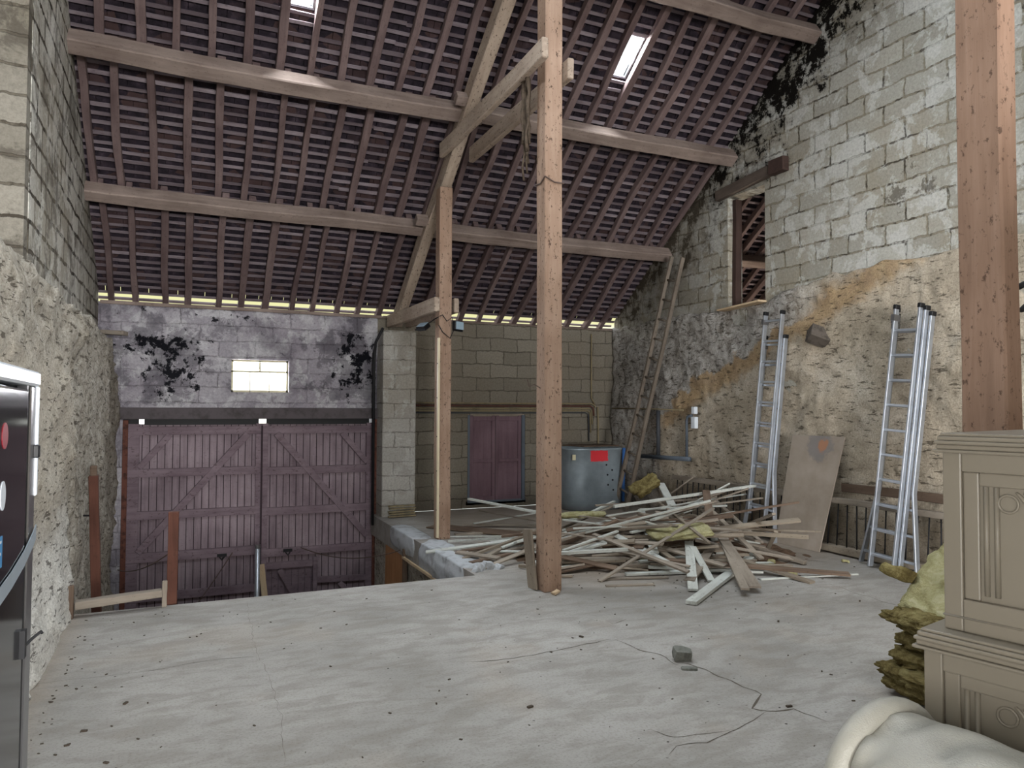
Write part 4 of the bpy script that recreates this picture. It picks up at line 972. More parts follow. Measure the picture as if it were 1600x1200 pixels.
PILE = [(5.13,6.523,0.189,0.094,0.161,-0.708,1.07,0.05,0.015),(5.046,6.381,0.163,-0.104,0.288,-2.092,0.55,0.08,0.02),(5.279,7.047,0.168,-0.146,0.138,0.169,1.08,0.06,0.011),(4.709,7.416,0.118,-0.339,-0.014,-0.066,0.62,0.05,0.01),(4.739,6.576,0.209,-2.876,0.074,-0.374,0.42,0.04,0.019),(3.188,7.145,0.07,0.067,0.083,-2.959,1.23,0.08,0.02),(5.243,7.046,0.188,-0.197,0.039,-0.387,0.36,0.05,0.02),(5.409,7.461,0.046,-0.109,-0.08,-0.94,0.39,0.04,0.01),(5.134,7.831,0.044,0.109,0.068,2.419,0.59,0.06,0.018),(5.271,6.774,0.194,0.001,0.176,0.322,0.37,0.04,0.017),(5.079,7.029,0.222,1.732,-0.014,2.382,1.07,0.04,0.02),(5.311,7.217,0.145,-0.202,-0.076,-0.869,0.63,0.05,0.013),(5.426,6.331,0.148,0.044,0.196,0.161,0.37,0.05,0.017),(4.9,6.318,0.149,0.265,-0.123,0.072,0.95,0.03,0.012),(5.556,6.7,0.147,0.141,0.002,1.501,0.83,0.08,0.02),(5.451,7.032,0.187,-0.186,0.09,-0.13,0.36,0.08,0.02),(5.04,7.35,0.153,-0.326,-0.095,-0.3,1.47,0.04,0.02),(4.136,6.369,0.088,0.241,0.069,-0.689,1.09,0.03,0.02),(5.25,7.346,0.088,-0.259,0.001,-0.349,0.86,0.08,0.02),(5.062,6.616,0.227,0.031,-0.063,0.657,1.26,0.03,0.014),(5.373,7.373,0.109,3.089,0.022,0.031,0.95,0.03,0.014),(4.507,6.172,0.074,0.203,0.077,-0.58,0.58,0.08,0.02),(5.303,7.308,0.131,-0.563,0.078,-0.683,0.61,0.04,0.013),(5.383,6.393,0.269,-0.113,-0.042,-0.886,1.59,0.05,0.016),(3.773,6.492,0.095,-3.034,-0.112,-0.114,1.19,0.03,0.02),(4.584,6.974,0.243,-2.975,-0.093,-0.325,1.48,0.03,0.018),(3.271,6.365,0.043,-0.493,-0.042,0.083,0.4,0.08,0.02),(4.7,6.634,0.23,0.061,-0.019,-0.348,0.75,0.03,0.019),(4.628,7.699,0.05,2.961,0.033,0.092,1.58,0.08,0.02),(3.783,6.349,0.076,-2.948,-0.086,0.051,1.51,0.03,0.015),(4.556,7.083,0.223,-0.205,-0.099,-0.266,1.5,0.08,0.02),(5.015,6.392,0.267,-1.404,-0.012,-0.828,1.85,0.04,0.021),(4.227,7.227,0.169,-0.206,-0.14,-0.257,0.38,0.03,0.015),(4.345,5.867,0.023,0.073,-0.001,-0.235,1.3,0.06,0.02),(5.274,6.339,0.232,0.024,2.69,1.555,0.85,0.06,0.018),(4.538,6.245,0.114,-2.881,-0.022,-0.126,1.17,0.06,0.022),(5.245,5.321,0.008,-0.007,-3.141,-0.208,1.0,0.03,0.012),(4.723,7.263,0.224,0.418,-0.243,-0.236,0.56,0.03,0.018),(3.655,6.423,0.09,-3.022,-0.027,-0.5,0.64,0.06,0.018),(3.829,7.008,0.144,-0.056,-0.169,0.088,0.58,0.04,0.021),(3.544,7.156,0.12,-0.022,-0.104,-0.287,0.63,0.04,0.015),(4.103,6.868,0.19,0.195,-0.093,-0.46,0.38,0.08,0.02),(5.022,6.926,0.301,-0.104,0.02,0.95,0.64,0.04,0.021),(4.339,6.563,0.179,0.234,-0.097,-0.4,0.99,0.04,0.015),(4.942,7.02,0.281,-0.129,0.033,0.847,0.97,0.04,0.015),(3.957,6.872,0.19,-0.017,-0.177,0.101,1.84,0.05,0.017),(3.877,7.439,0.135,0.039,0.226,1.923,0.42,0.04,0.02),(4.429,7.314,0.212,-0.089,-0.286,-0.978,0.94,0.04,0.011),(4.464,6.021,0.052,-1.42,-0.001,-0.241,1.34,0.04,0.018),(4.941,7.303,0.228,-0.274,-0.361,-0.736,0.9,0.04,0.013),(4.045,6.24,0.055,-2.942,-0.045,-0.128,0.41,0.08,0.02),(4.927,7.311,0.237,2.81,-0.255,-0.343,1.01,0.06,0.011),(4.676,7.608,0.078,-0.374,0.097,0.176,0.8,0.04,0.017),(5.128,6.498,0.405,0.07,0.185,2.615,1.76,0.03,0.021),(5.458,6.273,0.356,3.063,0.303,1.221,1.04,0.04,0.022),(5.083,6.336,0.305,0.26,-0.115,-0.459,1.61,0.08,0.02),(4.327,6.687,0.223,0.215,0.01,-0.945,0.39,0.04,0.018),(4.398,6.169,0.088,-2.91,-0.025,-0.077,0.84,0.04,0.016),(4.903,7.319,0.27,-0.19,-0.037,0.165,1.24,0.06,0.018),(4.399,6.845,0.272,0.123,-0.179,0.055,1.27,0.03,0.01),(5.078,8.071,0.014,-0.021,0.0,-0.196,1.56,0.08,0.02),(4.612,6.96,0.329,-2.909,-0.049,-1.1,1.56,0.03,0.015),(5.204,6.071,0.114,-2.745,0.164,-0.571,1.06,0.04,0.012),(5.389,7.402,0.065,3.007,0.004,-0.277,1.1,0.04,0.011),(4.502,6.45,0.203,0.221,-0.126,-0.362,1.53,0.04,0.013),(5.167,7.616,0.059,-0.127,0.037,-0.364,0.83,0.04,0.014),(5.189,7.879,0.016,3.093,0.004,-0.206,0.79,0.04,0.015),(4.279,6.53,0.202,0.17,0.209,-1.581,1.37,0.05,0.02),(4.575,6.86,0.321,0.153,-0.093,-1.072,0.56,0.05,0.021),(4.463,6.668,0.306,0.304,-0.158,-0.485,1.67,0.06,0.017),(4.827,6.115,0.074,0.236,0.035,-0.294,0.36,0.08,0.02),(4.679,6.077,0.082,0.179,-0.007,-0.1,0.97,0.04,0.018),(5.15,6.722,0.297,-0.467,-2.93,-0.344,1.05,0.08,0.02),(4.852,7.308,0.289,3.006,-0.138,-0.435,0.42,0.05,0.021),(4.768,7.882,0.039,3.009,-0.057,-0.491,0.75,0.05,0.016),(5.508,6.85,0.173,-3.139,0.118,-0.027,0.42,0.03,0.017),(4.958,7.609,0.103,-2.691,0.095,0.238,0.61,0.05,0.017),(5.62,5.94,0.812,0.035,-1.941,-1.854,1.72,0.04,0.016),(5.407,7.401,0.321,-0.114,0.386,2.383,1.61,0.03,0.013),(5.528,6.088,0.195,0.188,0.586,1.023,0.41,0.04,0.021),(4.309,6.693,0.274,-3.018,-0.158,-0.485,1.64,0.04,0.021),(5.139,5.777,0.057,-0.131,-0.149,-2.688,0.37,0.04,0.01),(4.523,5.924,0.051,-3.07,0.05,-0.331,1.04,0.03,0.021),(3.937,6.425,0.1,3.125,-0.111,-0.129,1.29,0.05,0.013),(4.809,6.354,0.362,0.208,-0.63,0.674,0.88,0.08,0.02),(4.791,5.637,0.079,-3.013,0.046,-0.559,1.81,0.08,0.02),(3.582,7.007,0.15,-0.151,3.046,-0.788,1.8,0.04,0.021),(4.213,6.262,0.15,-2.885,-0.08,-0.407,1.24,0.04,0.012),(4.732,6.896,0.363,-0.054,-0.154,0.113,1.35,0.05,0.011),(5.389,7.364,0.361,-0.584,-0.492,-0.421,1.25,0.03,0.013),(4.856,5.747,0.051,-3.068,0.049,-0.098,1.09,0.04,0.018),(4.507,6.353,0.256,-2.493,-0.048,-0.543,1.35,0.04,0.018),(4.062,6.254,0.176,-2.776,0.18,-1.453,0.82,0.06,0.012),(4.518,6.791,0.349,0.105,-0.136,-1.011,0.61,0.03,0.018),(4.867,6.744,0.332,0.003,0.144,-0.46,0.76,0.03,0.015),(5.014,5.508,0.044,-3.141,0.09,-1.379,0.75,0.08,0.02),(3.967,6.214,0.136,-2.993,0.019,-1.244,1.17,0.04,0.012),(4.989,5.906,0.258,-3.081,-0.386,0.764,1.3,0.08,0.02),(4.33,6.181,0.169,0.222,0.114,-1.202,1.17,0.06,0.015),(4.058,6.904,0.265,-3.031,-0.173,-1.186,1.54,0.08,0.02),(4.459,5.82,0.043,-3.071,0.018,-0.507,1.05,0.05,0.021),(3.957,6.434,0.185,0.508,-0.081,-0.98,0.43,0.06,0.014),(4.246,6.936,0.308,0.02,-0.183,-0.697,1.02,0.04,0.021),(4.705,6.957,0.362,0.5,0.158,-0.496,0.4,0.03,0.016),(3.86,6.703,0.207,0.237,-0.055,-1.055,1.36,0.06,0.015),(3.488,6.437,0.04,0.437,-0.053,-0.128,0.4,0.04,0.011),(4.68,6.357,0.346,0.238,-0.023,-1.102,1.06,0.05,0.012),(4.789,8.078,0.056,2.548,0.082,2.063,0.8,0.05,0.021),(3.931,7.112,0.171,-0.493,-0.172,-0.233,0.37,0.08,0.02),(4.607,7.538,0.12,-0.24,0.124,0.519,0.38,0.04,0.022),(5.378,7.406,0.327,-3.133,-0.401,-0.487,0.92,0.04,0.02),(4.73,6.535,0.379,-0.035,-0.079,1.208,1.76,0.03,0.017),(4.851,5.962,0.061,-1.337,0.061,-0.135,0.4,0.03,0.015),(4.468,7.443,0.376,3.079,-0.518,0.493,0.79,0.06,0.011),(5.058,7.667,0.151,0.151,2.755,0.013,0.41,0.06,0.015),(3.518,6.42,0.076,0.143,-0.061,-0.518,0.77,0.05,0.019),(4.258,6.746,0.371,-3.055,-0.218,-0.251,1.79,0.03,0.017),(3.507,6.37,0.082,-0.427,-3.011,-0.761,0.57,0.06,0.013),(3.752,5.898,0.01,-0.028,3.139,-0.32,0.58,0.06,0.01),(3.82,6.136,0.037,0.537,-3.115,-0.755,0.37,0.04,0.017),(3.902,6.108,0.196,-0.288,-3.028,-1.395,1.26,0.04,0.019),(4.872,6.814,0.429,-0.171,-0.066,0.456,1.04,0.06,0.019),(4.184,6.135,0.26,0.024,-0.297,0.252,1.73,0.04,0.012),(4.13,6.766,0.323,-2.873,-0.164,-0.678,0.55,0.06,0.014),(4.131,6.877,0.296,3.034,-0.136,-0.466,0.74,0.04,0.015),(5.04,6.708,0.361,-0.147,0.131,0.52,0.54,0.05,0.017),(4.404,6.82,0.371,-0.019,-0.227,-0.414,1.66,0.04,0.015),(3.167,7.439,0.112,0.08,-0.218,0.009,0.6,0.05,0.013),(3.361,7.088,0.136,-3.008,-0.193,-0.333,0.98,0.03,0.018),(3.697,7.987,0.021,-0.051,-0.008,-0.031,1.01,0.08,0.02),(3.075,6.237,0.015,-3.119,-0.005,-0.326,0.36,0.04,0.02),(3.204,7.423,0.135,0.113,-0.21,-0.071,1.1,0.05,0.017),(3.734,7.121,0.225,0.102,-0.221,-0.147,1.1,0.08,0.02),(3.034,7.329,0.103,0.216,-0.148,-0.482,1.1,0.05,0.012),(4.163,7.388,0.2,0.451,-0.302,-1.082,1.1,0.06,0.01),(3.631,6.718,0.16,0.24,-0.152,-0.745,1.1,0.08,0.02),(3.774,7.267,0.217,-0.355,-0.066,0.313,0.98,0.04,0.013),(3.362,8.267,0.026,-0.042,-0.027,-0.497,1.1,0.03,0.019),(4.466,8.376,0.031,-0.005,0.017,1.066,0.83,0.03,0.021),(3.672,7.476,0.163,-0.06,-0.301,-0.844,0.8,0.04,0.021),(2.848,7.52,0.089,0.233,-0.138,-0.412,1.1,0.06,0.014),(3.939,7.568,0.134,-0.355,0.201,-0.275,0.41,0.05,0.017),(4.102,8.252,0.051,-0.093,0.068,0.814,1.1,0.04,0.016),(3.687,7.828,0.049,-0.299,-0.058,0.166,0.57,0.03,0.021),(4.053,7.621,0.227,-2.978,-0.344,-0.108,1.1,0.04,0.013),(3.216,6.97,0.091,0.187,-0.054,-0.764,0.66,0.04,0.012),(3.186,7.722,0.024,-0.082,-0.022,0.085,0.62,0.04,0.014),(3.043,7.81,0.051,-0.021,-0.185,-1.705,0.43,0.04,0.011),(3.437,6.589,0.132,0.066,-0.225,-0.152,0.78,0.08,0.02),(3.75,6.904,0.222,-2.872,-0.36,-0.165,0.86,0.04,0.02),(2.715,7.182,0.058,-2.912,-0.018,-1.093,0.56,0.06,0.018),(3.361,6.649,0.046,-0.165,3.088,-0.322,0.57,0.04,0.015),(3.552,5.703,0.008,0.006,-0.001,-0.283,0.43,0.04,0.013),(3.597,7.92,0.066,2.966,-0.072,0.463,0.73,0.05,0.02),(3.549,8.582,0.011,3.139,-0.0,-0.129,1.1,0.08,0.02),(3.022,7.306,0.116,0.064,-0.222,0.113,0.92,0.04,0.021),(3.197,7.245,0.146,-3.03,-0.237,0.051,0.4,0.04,0.017),(3.366,7.285,0.216,0.164,-0.15,-0.704,0.66,0.04,0.022),(3.713,7.919,0.038,-2.942,-0.003,-0.054,0.61,0.08,0.02),(3.062,6.551,0.027,1.62,0.007,-0.911,0.37,0.03,0.021),(3.984,7.815,0.099,0.525,-0.104,-1.432,0.4,0.03,0.021),(3.436,7.859,0.071,-0.189,-0.011,0.79,0.85,0.08,0.02),(3.14,6.934,0.115,-3.015,-0.191,0.273,1.09,0.06,0.012),(4.276,7.89,0.058,-0.112,-0.006,-0.31,1.1,0.04,0.014),(3.423,7.198,0.196,2.811,-0.133,0.125,0.61,0.08,0.02),(4.169,6.975,0.325,-2.723,-0.158,-0.315,1.0,0.05,0.011),(4.021,8.176,0.04,3.113,-0.054,-0.295,1.1,0.05,0.016)]
for k, (x, y, z, rx, ry, rz, L, w, th) in enumerate(PILE):
    if z > .5 or k in (97, 113, 84): continue
    m = (M_greywood, M_whitewood, M_greywood, M_oldladder, M_whitewood, M_brownlath, M_greywood, M_oldladder)[k % 8]
    q = Euler((rx, ry, rz)).to_matrix()
    d = q @ Vector((1, 0, 0)) * L / 2; c = Vector((x, y - .30, z))
    o = beam('loose_lath', c - d, c + d, w, th, m, up=q @ Vector((0, 0, 1)), jit=.0015, seg=3, bevel=0)
    tag(o, 'weathered lath or board jumbled in the debris heap', 'lath', 'laths jumbled in the debris heap')
HERO = [
 ((3.25, 8.55, .40), (3.99, 7.14, .30), .05, .025, 'w', 'pale square batten sloping across the foot of the maroon double door'),
 ((4.18, 7.41, .27), (4.84, 7.71, .39), .045, .02, 'w', 'whitish lath rising to the right in front of the galvanised tank'),
 ((4.40, 7.01, .44), (6.25, 6.80, .62), .04, .03, 'w', 'longest pale lath on top of the heap reaching behind the left aluminium ladder'),
 ((3.49, 6.68, .03), (4.30, 5.55, .03), .05, .03, 'g', 'long grey batten flat on the floor along the front edge of the heap'),
 ((4.58, 5.92, .22), (3.92, 5.01, .02), .085, .022, 'w', 'short white board sloping straight towards the camera below the insulation slab'),
 ((4.51, 5.77, .20), (4.27, 5.20, .02), .065, .02, 'w', 'narrow white board just right of the short sloping white board'),
 ((4.89, 5.95, .14), (3.99, 5.15, .06), .09, .018, 'g', 'grey-brown board lying across the foot of the short white board'),
 ((5.42, 5.91, .04), (3.65, 4.69, .02), .09, .03, 'w', 'long white board crossing under two others in front of the heap, nearest the camera'),
 ((5.47, 6.79, .38), (4.37, 4.77, .055), .10, .02, 'g', 'wide grey board sloping down out of the heap over the crossing white board'),
 ((5.30, 6.40, .28), (4.22, 4.72, .065), .07, .02, 'g', 'narrow grey board with a broken tip beside the wide sloping board'),
 ((5.36, 6.49, .16), (5.61, 5.43, .025), .06, .035, 'g', 'stout grey batten pointing out of the right side of the heap'),
 ((6.05, 7.35, .42), (5.69, 6.11, .10), .05, .02, 'g', 'grey lath leaning down in front of the hay rack'),
 ((4.50, 6.65, .36), (5.80, 5.95, .24), .045, .03, 'b', 'dark brown rail lying across the upper front of the heap'),
 ((5.55, 6.85, .58), (4.95, 6.02, .25), .085, .03, 'b', 'dark ridged board standing up out of the right of the heap with a white tip'),
 ((4.85, 7.14, .36), (4.11, 5.83, .16), .08, .02, 'w', 'broad white board sloping down left of the yellow insulation slab'),
 ((4.06, 5.78, .04), (4.75, 6.31, .14), .08, .02, 'g', 'grey board tucked below the insulation slab'),
 ((2.72, 6.79, .03), (3.58, 7.36, .18), .06, .025, 'g', 'grey lath left of the central post with its end over the broken kerb'),
 ((3.06, 6.17, .17), (3.93, 5.91, .20), .045, .03, 'w', 'bright white lath lying level just right of the central post'),
 ((5.34, 7.22, .34), (6.20, 7.30, .50), .045, .02, 'g', 'grey lath on the back of the heap rising towards the hay rack'),
 ((5.45, 7.60, .60), (5.01, 6.77, .45), .09, .02, 'w', 'short pale board sticking up at the crest of the heap'),
 ((6.05, 8.55, .18), (6.30, 8.0, .62), .07, .02, 'g', 'short grey plank propped against the wall behind the heap'),
 ((2.95, 9.05, .012), (3.75, 7.95, .02), .30, .014, 'b', 'thin warped brown sheet lying flat at the left of the debris'),
 ((3.30, 8.9, .03), (4.4, 8.35, .03), .06, .02, 'g', 'grey lath lying flat in front of the maroon door'),
]
for (a, b, w, th, m, lb) in HERO:
    mm = {'w': M_whitewood, 'g': M_greywood, 'b': M_brownlath}[m]
    o = beam('loose_board', a, b, w, th, mm, jit=.0015, seg=4, bevel=.002); tag(o, lb, 'board')
for (a, b, w, th, m) in [
 ((3.39, 8.74, 0.06), (4.26, 8.75, 0.14), 0.035, 0.014, 'w'),
 ((3.39, 6.45, 0.22), (4.7, 6.87, 0.36), 0.03, 0.018, 'g'),
 ((3.67, 6.63, 0.3), (4.94, 6.13, 0.36), 0.04, 0.012, 'w'),
 ((3.76, 7.02, 0.33), (4.53, 5.86, 0.3), 0.03, 0.014, 'w'),
 ((4.4, 7.42, 0.4), (5.88, 7.06, 0.46), 0.035, 0.018, 'g'),
 ((4.1, 6.67, 0.4), (6.25, 6.97, 0.5), 0.03, 0.012, 'w'),
 ((5.31, 6.76, 0.42), (6.16, 6.6, 0.5), 0.04, 0.014, 'g'),
 ((2.74, 7.85, 0.03), (3.63, 7.51, 0.08), 0.03, 0.018, 'w'),
 ((2.58, 7.28, 0.03), (3.41, 7.11, 0.08), 0.035, 0.012, 'w'),
 ((3.78, 9.51, 0.1), (3.94, 8.04, 0.16), 0.03, 0.014, 'g'),
 ((4.09, 6.2, 0.3), (5.57, 6.37, 0.4), 0.04, 0.018, 'w'),
 ((3.53, 6.69, 0.26), (3.78, 6.19, 0.26), 0.03, 0.012, 'g'),
 ((3.33, 6.21, 0.18), (4.01, 6.32, 0.3), 0.035, 0.014, 'w'),
 ((4.62, 6.83, 0.42), (5.63, 6.59, 0.44), 0.03, 0.018, 'w'),
 ((3.96, 7.02, 0.36), (4.54, 6.04, 0.36), 0.04, 0.012, 'g'),
 ((4.26, 6.19, 0.4), (4.98, 5.98, 0.16), 0.03, 0.014, 'w'),
 ((3.48, 6.35, 0.08), (4.38, 6.02, 0.12), 0.035, 0.018, 'g'),
]:
    o = beam('loose_lath', a, b, w, th, {'w': M_whitewood, 'g': M_greywood}[m], jit=.002, seg=4, bevel=0); tag(o, 'thin pale lath lying across the top of the debris heap', 'lath', 'pale laths on top of the heap')
# insulation
o = lump('insulation_slab', (4.52, 5.98, .315), (.62, .36, .06), .02, M_wool2, 1, (.12, -.08, -.35), 2.5, 20, layered=True); tag(o, 'yellow mineral wool slab lying on the front of the debris heap', 'insulation')
o = lump('insulation_slab', (5.22, 7.60, .58), (.36, .28, .09), .025, M_wool, 2, (.3, -.55, -.2), 2.5, 14, layered=True); tag(o, 'curled mineral wool piece on the crest of the heap before the wooden ladder', 'insulation')
o = lump('insulation_slab', (4.10, 7.20, .34), (.52, .2, .05), .015, M_wool2, 3, (0, -.05, -.4), 2.5, 14, layered=True); tag(o, 'flat pale insulation strip just right of the central post on the heap', 'insulation')
for i, (x, y, s, lb) in enumerate(((5.13, 5.14, .07, 'tuft of yellow wool on the floor right of the crossing boards'), (5.2, 5.45, .055, 'small yellow wool tuft under the stout grey batten'), (6.08, 5.36, .05, 'yellow wool tuft at the left foot of the right ladder'), (4.1, 6.0, .09, 'dusty yellow wool lump under the front of the heap'), (5.36, 5.62, .05, 'tiny wool scrap beside the stout grey batten'))):
    o = lump('insulation_tuft', (x, y, s * .4), (s * 1.4, s, s * .7), .02, M_wool2, 20 + i, (0, 0, i * 1.3), 4, 5); tag(o, lb, 'insulation')
o = lump('clay_scrap', (3.68, 6.45, .012), (.22, .06, .02), .006, M_rust, 31, (0, 0, -.4), 3, 5); tag(o, 'dark red tile scrap on the floor right of the central post', 'scrap')

# insulation stack beside the cabinet
STK = [((3.74, 2.61, .045), (.50, .55, .085), .05, 'bottom'), ((3.72, 2.61, .13), (.52, .55, .08), -.05, 'second lowest'), ((3.76, 2.61, .21), (.44, .5, .075), .12, 'third lowest'),
       ((3.78, 2.61, .285), (.40, .5, .07), -.1, 'fourth from the floor'), ((3.78, 2.61, .36), (.42, .5, .075), .05, 'fourth from the top'), ((3.72, 2.61, .435), (.52, .52, .07), -.08, 'third from the top')]
for i, (p, s, rz, w) in enumerate(STK):
    o = lump('insulation_batt', p, s, .028, M_wool, 40 + i, (random.uniform(-.04, .04), random.uniform(-.05, .05), rz), 2.2, 20, layered=True)
    tag(o, 'ragged brown-yellow insulation batt, %s in the stack behind the taupe cabinet' % w, 'insulation', 'insulation stack behind the cabinet')
o = lump('insulation_batt', (3.91, 2.65, .58), (.62, .5, .10), .025, M_wool2, 51, (.1, -.62, .1), 2.0, 20, layered=True); tag(o, 'pale yellow wool batt tilted on top of the insulation stack', 'insulation', 'insulation stack behind the cabinet')
o = lump('insulation_batt', (3.80, 2.98, .60), (.24, .2, .07), .03, M_wool, 52, (.3, .2, .6), 2.6, 8); tag(o, 'torn curl of wool behind the tilted batt on the insulation stack', 'insulation')

# ------------------------------------------------------------------ taupe cabinet
CR = R(-102)                                                         # local x runs along the front towards the camera
def cab(loc, L, D, z0, z1, over, label, group, inset):
    t = empty('carved_cabinet_tier', (loc[0], loc[1], z0), (0, 0, math.atan2(-.974, .225))); tag(t, label, 'cabinet', group)
    # local +x = along the face towards the camera, +y = into the cabinet
    H = z1 - z0
    mb = MB(); mb.box(0, L, .018, D, 0, H - .03); mb.build('body', M_cabinet, parent=t, bevel=.008, seg=2)
    mb = MB(); fr = .046
    mb.box(0, fr, 0, .02, .0, H - .03); mb.box(L - fr, L, 0, .02, .0, H - .03); mb.box(fr, L - fr, 0, .02, H - .10, H - .03); mb.box(fr, L - fr, 0, .02, 0, .085)
    mb.build('front_frame', M_cabinet, parent=t, bevel=.004, seg=2)
    mb = MB(); a = fr; mb.box(a, a + .038, .009, .02, .085, H - .10); mb.box(L - a - .038, L - a, .009, .02, .085, H - .10); mb.box(a + .038, L - a - .038, .009, .02, H - .135, H - .10)
    mb.build('inner_frame', M_cabinet, parent=t, bevel=.004, seg=2)
    for x in (a + .052, a + .076, L - a - .052, L - a - .076):
        MB().tube([(x, .016, .10), (x, .016, H - .135)], .0065, 10).build('bead', M_cabinet, parent=t, smooth=True)
    cx = L / 2; zt = H - .145
    for s in (-1, 1):
        xr = cx + s * (.152)
        pts = [(xr + .022 * math.cos(q), .015, zt - .03 + .022 * math.sin(q)) for q in [k * math.pi / 10 for k in range(21)]]
        MB().tube(pts, .0035, 6, cap=False).build('roundel', M_cabinet, parent=t, smooth=True)
        for j, (dx, de, dz) in enumerate(((.135, .045, .0), (.118, .030, .0), (.098, .018, .0), (.075, .008, .0))):
            P = []
            for k in range(13):
                q = k / 12; P.append((cx + s * (dx * (1 - q) + de * q), .016, zt + dz - (.145 - .022 * j) * (q ** (1.25 + .25 * j))))
            MB().tube(P, [.0035 + .004 * math.sin(math.pi * k / 12) for k in range(13)], 8).build('leaf_rib', M_cabinet, parent=t, smooth=True)
    ro = MB()
    for k in range(7):
        q = 2 * math.pi * k / 7; P = [(cx + .012 * math.cos(q), .012, zt - .085 + .012 * math.sin(q)), (cx + .032 * math.cos(q), .0, zt - .085 + .032 * math.sin(q)), (cx + .052 * math.cos(q + .2), .008, zt - .085 + .052 * math.sin(q + .2))]
        ro.tube(P, [.012, .021, .010], 10)
    ro.tube([(cx, .02, zt - .085), (cx, -.012, zt - .085), (cx, -.020, zt - .085)], [.02, .018, .006], 12)
    ro.build('rosette', M_cabinet, parent=t, smooth=True)
    mb = MB(); mb.tube([(-.001, .0, .037), (L + .001, .0, .037)], .0028, 8); mb.tube([(.0, .0, .037), (.0, D, .037)], .0028, 8); mb.build('plinth_bead', M_cabinet, parent=t, smooth=True)
    mb = MB()
    for (o_, za, zb) in ((over * .98, -.052, -.043), (over * .62, -.043, -.030), (over * .85, -.030, -.020), (over * .55, -.020, -.008), (over * .25, -.008, 0)):
        mb.box(-o_, L + o_, -o_, D + o_ * .5, H + za, H + zb)
    mb.build('cornice', M_cabinet, parent=t, bevel=.004, seg=2)
    return t
cab((1.795, 1.335), .68, .72, 0.0, .97, .022, 'lower tier of the carved taupe cabinet behind the cream sofa arm', 'tiers of the carved taupe cabinet', 0)
cab((1.846, 1.312), .60, .66, .97, 1.485, .018, 'upper tier of the carved taupe cabinet with rosette, in front of the near post', 'tiers of the carved taupe cabinet', 0)

# ------------------------------------------------------------------ cream sofa
sofa = empty('leather_sofa', (1.58, 0.6, 0.0)); tag(sofa, 'cream leather sofa whose rolled arm shows in the bottom right corner', 'sofa')
def arch(rx, top, zb, n=18, lump_=0.0, y=0.0):
    P = []; zc_ = top - rx
    P.append((-rx, y, zb))
    for i in range(n + 1):
        a = math.pi - math.pi * i / n; P.append((rx * math.cos(a), y, zc_ + rx * math.sin(a)))
    P.append((rx, y, zb)); return P
mb = MB(); ny = 60; prof = None
for j in range(ny + 1):
    y = .66 - 1.25 * j / ny; e = min(1, j / 2.5 + .75); P = arch(.186 * e, .822 - .02 * (1 - e), .12, 24, 0, y)
    for i, p in enumerate(P):
        q = Vector(p); d = Vector((p[0], 0, p[2] - .62)); d = d.normalized() if d.length > 0 else d
        k = .014 * noise.noise(Vector((p[0] * 6, p[1] * 9 + p[0] * 6, p[2] * 5))) - .016 * max(0, .16 - abs(noise.noise(Vector((p[0] * 7, p[1] * 8, p[2] * 7 + 3))))) / .16
        mb.v.append(tuple(q + d * k))
    prof = len(P)
for j in range(ny):
    for i in range(prof - 1): a = j * prof + i; mb.f.append((a, a + 1, a + prof + 1, a + prof)); mb.mi.append(0)
mb.f.append(tuple(range(prof))); mb.mi.append(0); e = ny * prof; mb.f.append(tuple(e + i for i in range(prof))); mb.mi.append(0)
mb.build('arm', M_leather, parent=sofa, smooth=True)
MB().tube([(p[0], .675, p[2]) for p in arch(.178, .812, .12)], .030, 14).build('arm_roll', M_leather, parent=sofa, smooth=True)
MB().box(-.95, -.17, -.55, .62, .12, .34).build('base', M_leather, parent=sofa, bevel=.03, seg=3)
MB().box(-.93, -.175, -.50, .60, .33, .46).build('seat_cushion', M_leather, parent=sofa, bevel=.04, seg=3)
for (x, y) in ((-.9, .55), (.1, .55), (-.9, -.5), (.1, -.5)): MB().tube([(x, y, 0), (x, y, .13)], .025, 10).build('leg', M_black, parent=sofa)

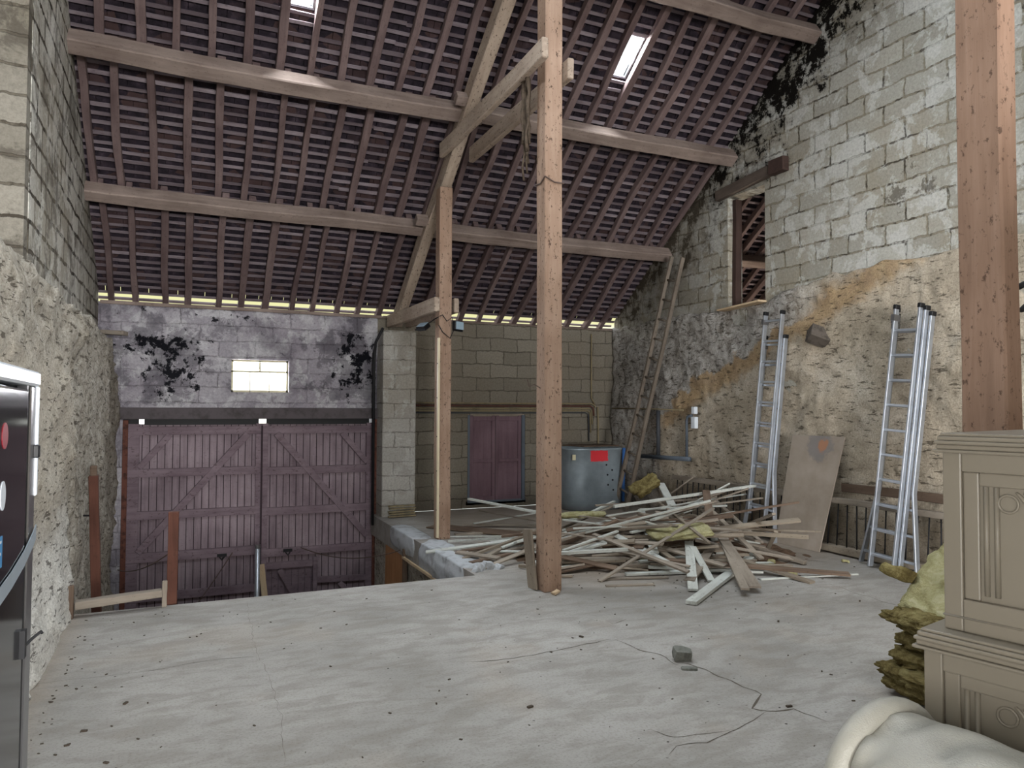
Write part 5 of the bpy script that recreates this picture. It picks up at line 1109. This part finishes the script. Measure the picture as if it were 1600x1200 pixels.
# ------------------------------------------------------------------ fridge
fr = empty('black_refrigerator', (-0.37, 2.37, 0.0), (0, 0, 0)); tag(fr, 'glossy black refrigerator with stickers and tape at the left edge of the picture', 'refrigerator')
fr.rotation_euler = (R(-0.6), 0, R(0))
MB().box(-.62, -.03, -.62, 0.0, .03, 1.60).build('body', M_blackgloss, parent=fr, bevel=.006)
fd_ = MB().box(-.03, .0, -.62, -.13, .05, 1.59).build('door', M_blackgloss, parent=fr, bevel=.008, seg=2)
MB().box(-.028, -.006, -.118, -.08, .04, 1.60).build('hinge_side', M_black, parent=fr)
MB().box(-.03, -.002, -.08, 0.0, .04, 1.60).build('side_strip', M_steel, parent=fr, bevel=.004)
MB().box(-.63, .006, -.63, .004, 1.60, 1.64).build('top_panel', M_white, parent=fr, bevel=.006)
MB().box(-.02, .004, -.012, .006, 1.30, 1.60).build('edge_guard', M_white, parent=fr, bevel=.003)
MB().disc((.0, -.40, 1.475), (1, 0, 0), .030, .0015).build('sticker', M_red, parent=fd_)
MB().disc((.0, -.405, 1.34), (1, 0, 0), .026, .0015, 24, 0, .033).build('sticker', M_white, parent=fd_)
MB().box(0, .0015, -.47, -.40, 1.18, 1.25).build('sticker', M_bluelabel, parent=fd_)
mb = MB()
for i, w in enumerate((.05, .035, .045, .03)): mb.box(.0015, .002, -.462, -.462 + w, 1.235 - .013 * i, 1.241 - .013 * i)
mb.build('sticker', M_white, parent=fd_)
mb = MB(); P = [(-.60, 1.10), (-.45, 1.115), (-.30, 1.13), (-.15, 1.155), (-.04, 1.185), (.002, 1.20)]
for (a, b) in zip(P[:-1], P[1:]): mb.hexa([(.002, a[0], a[1] - .02), (.002, b[0], b[1] - .02), (.004, b[0], b[1] - .02), (.004, a[0], a[1] - .02), (.002, a[0], a[1] + .02), (.002, b[0], b[1] + .02), (.004, b[0], b[1] + .02), (.004, a[0], a[1] + .02)])
mb.build('tape_strip', M_tape, parent=fr)
MB().box(-.004, .012, -.035, -.015, 1.405, 1.44).build('latch', M_black, parent=fr, bevel=.003)
MB().box(-.001, .012, -.17, -.145, .905, .975).tube([(.008, -.15, .932), (.014, -.07, .930), (.02, .012, .924), (.022, .016, .918)], .004, 6).build('hook', M_cable, parent=fr)
for (x, y) in ((-.55, -.55), (-.08, -.55), (-.55, -.06), (-.08, -.06)): MB().tube([(x, y, 0), (x, y, .035)], .02, 8).build('foot', M_black, parent=fr)
for o in list(bpy.data.objects):
    if '_local' in o: del o['_local']
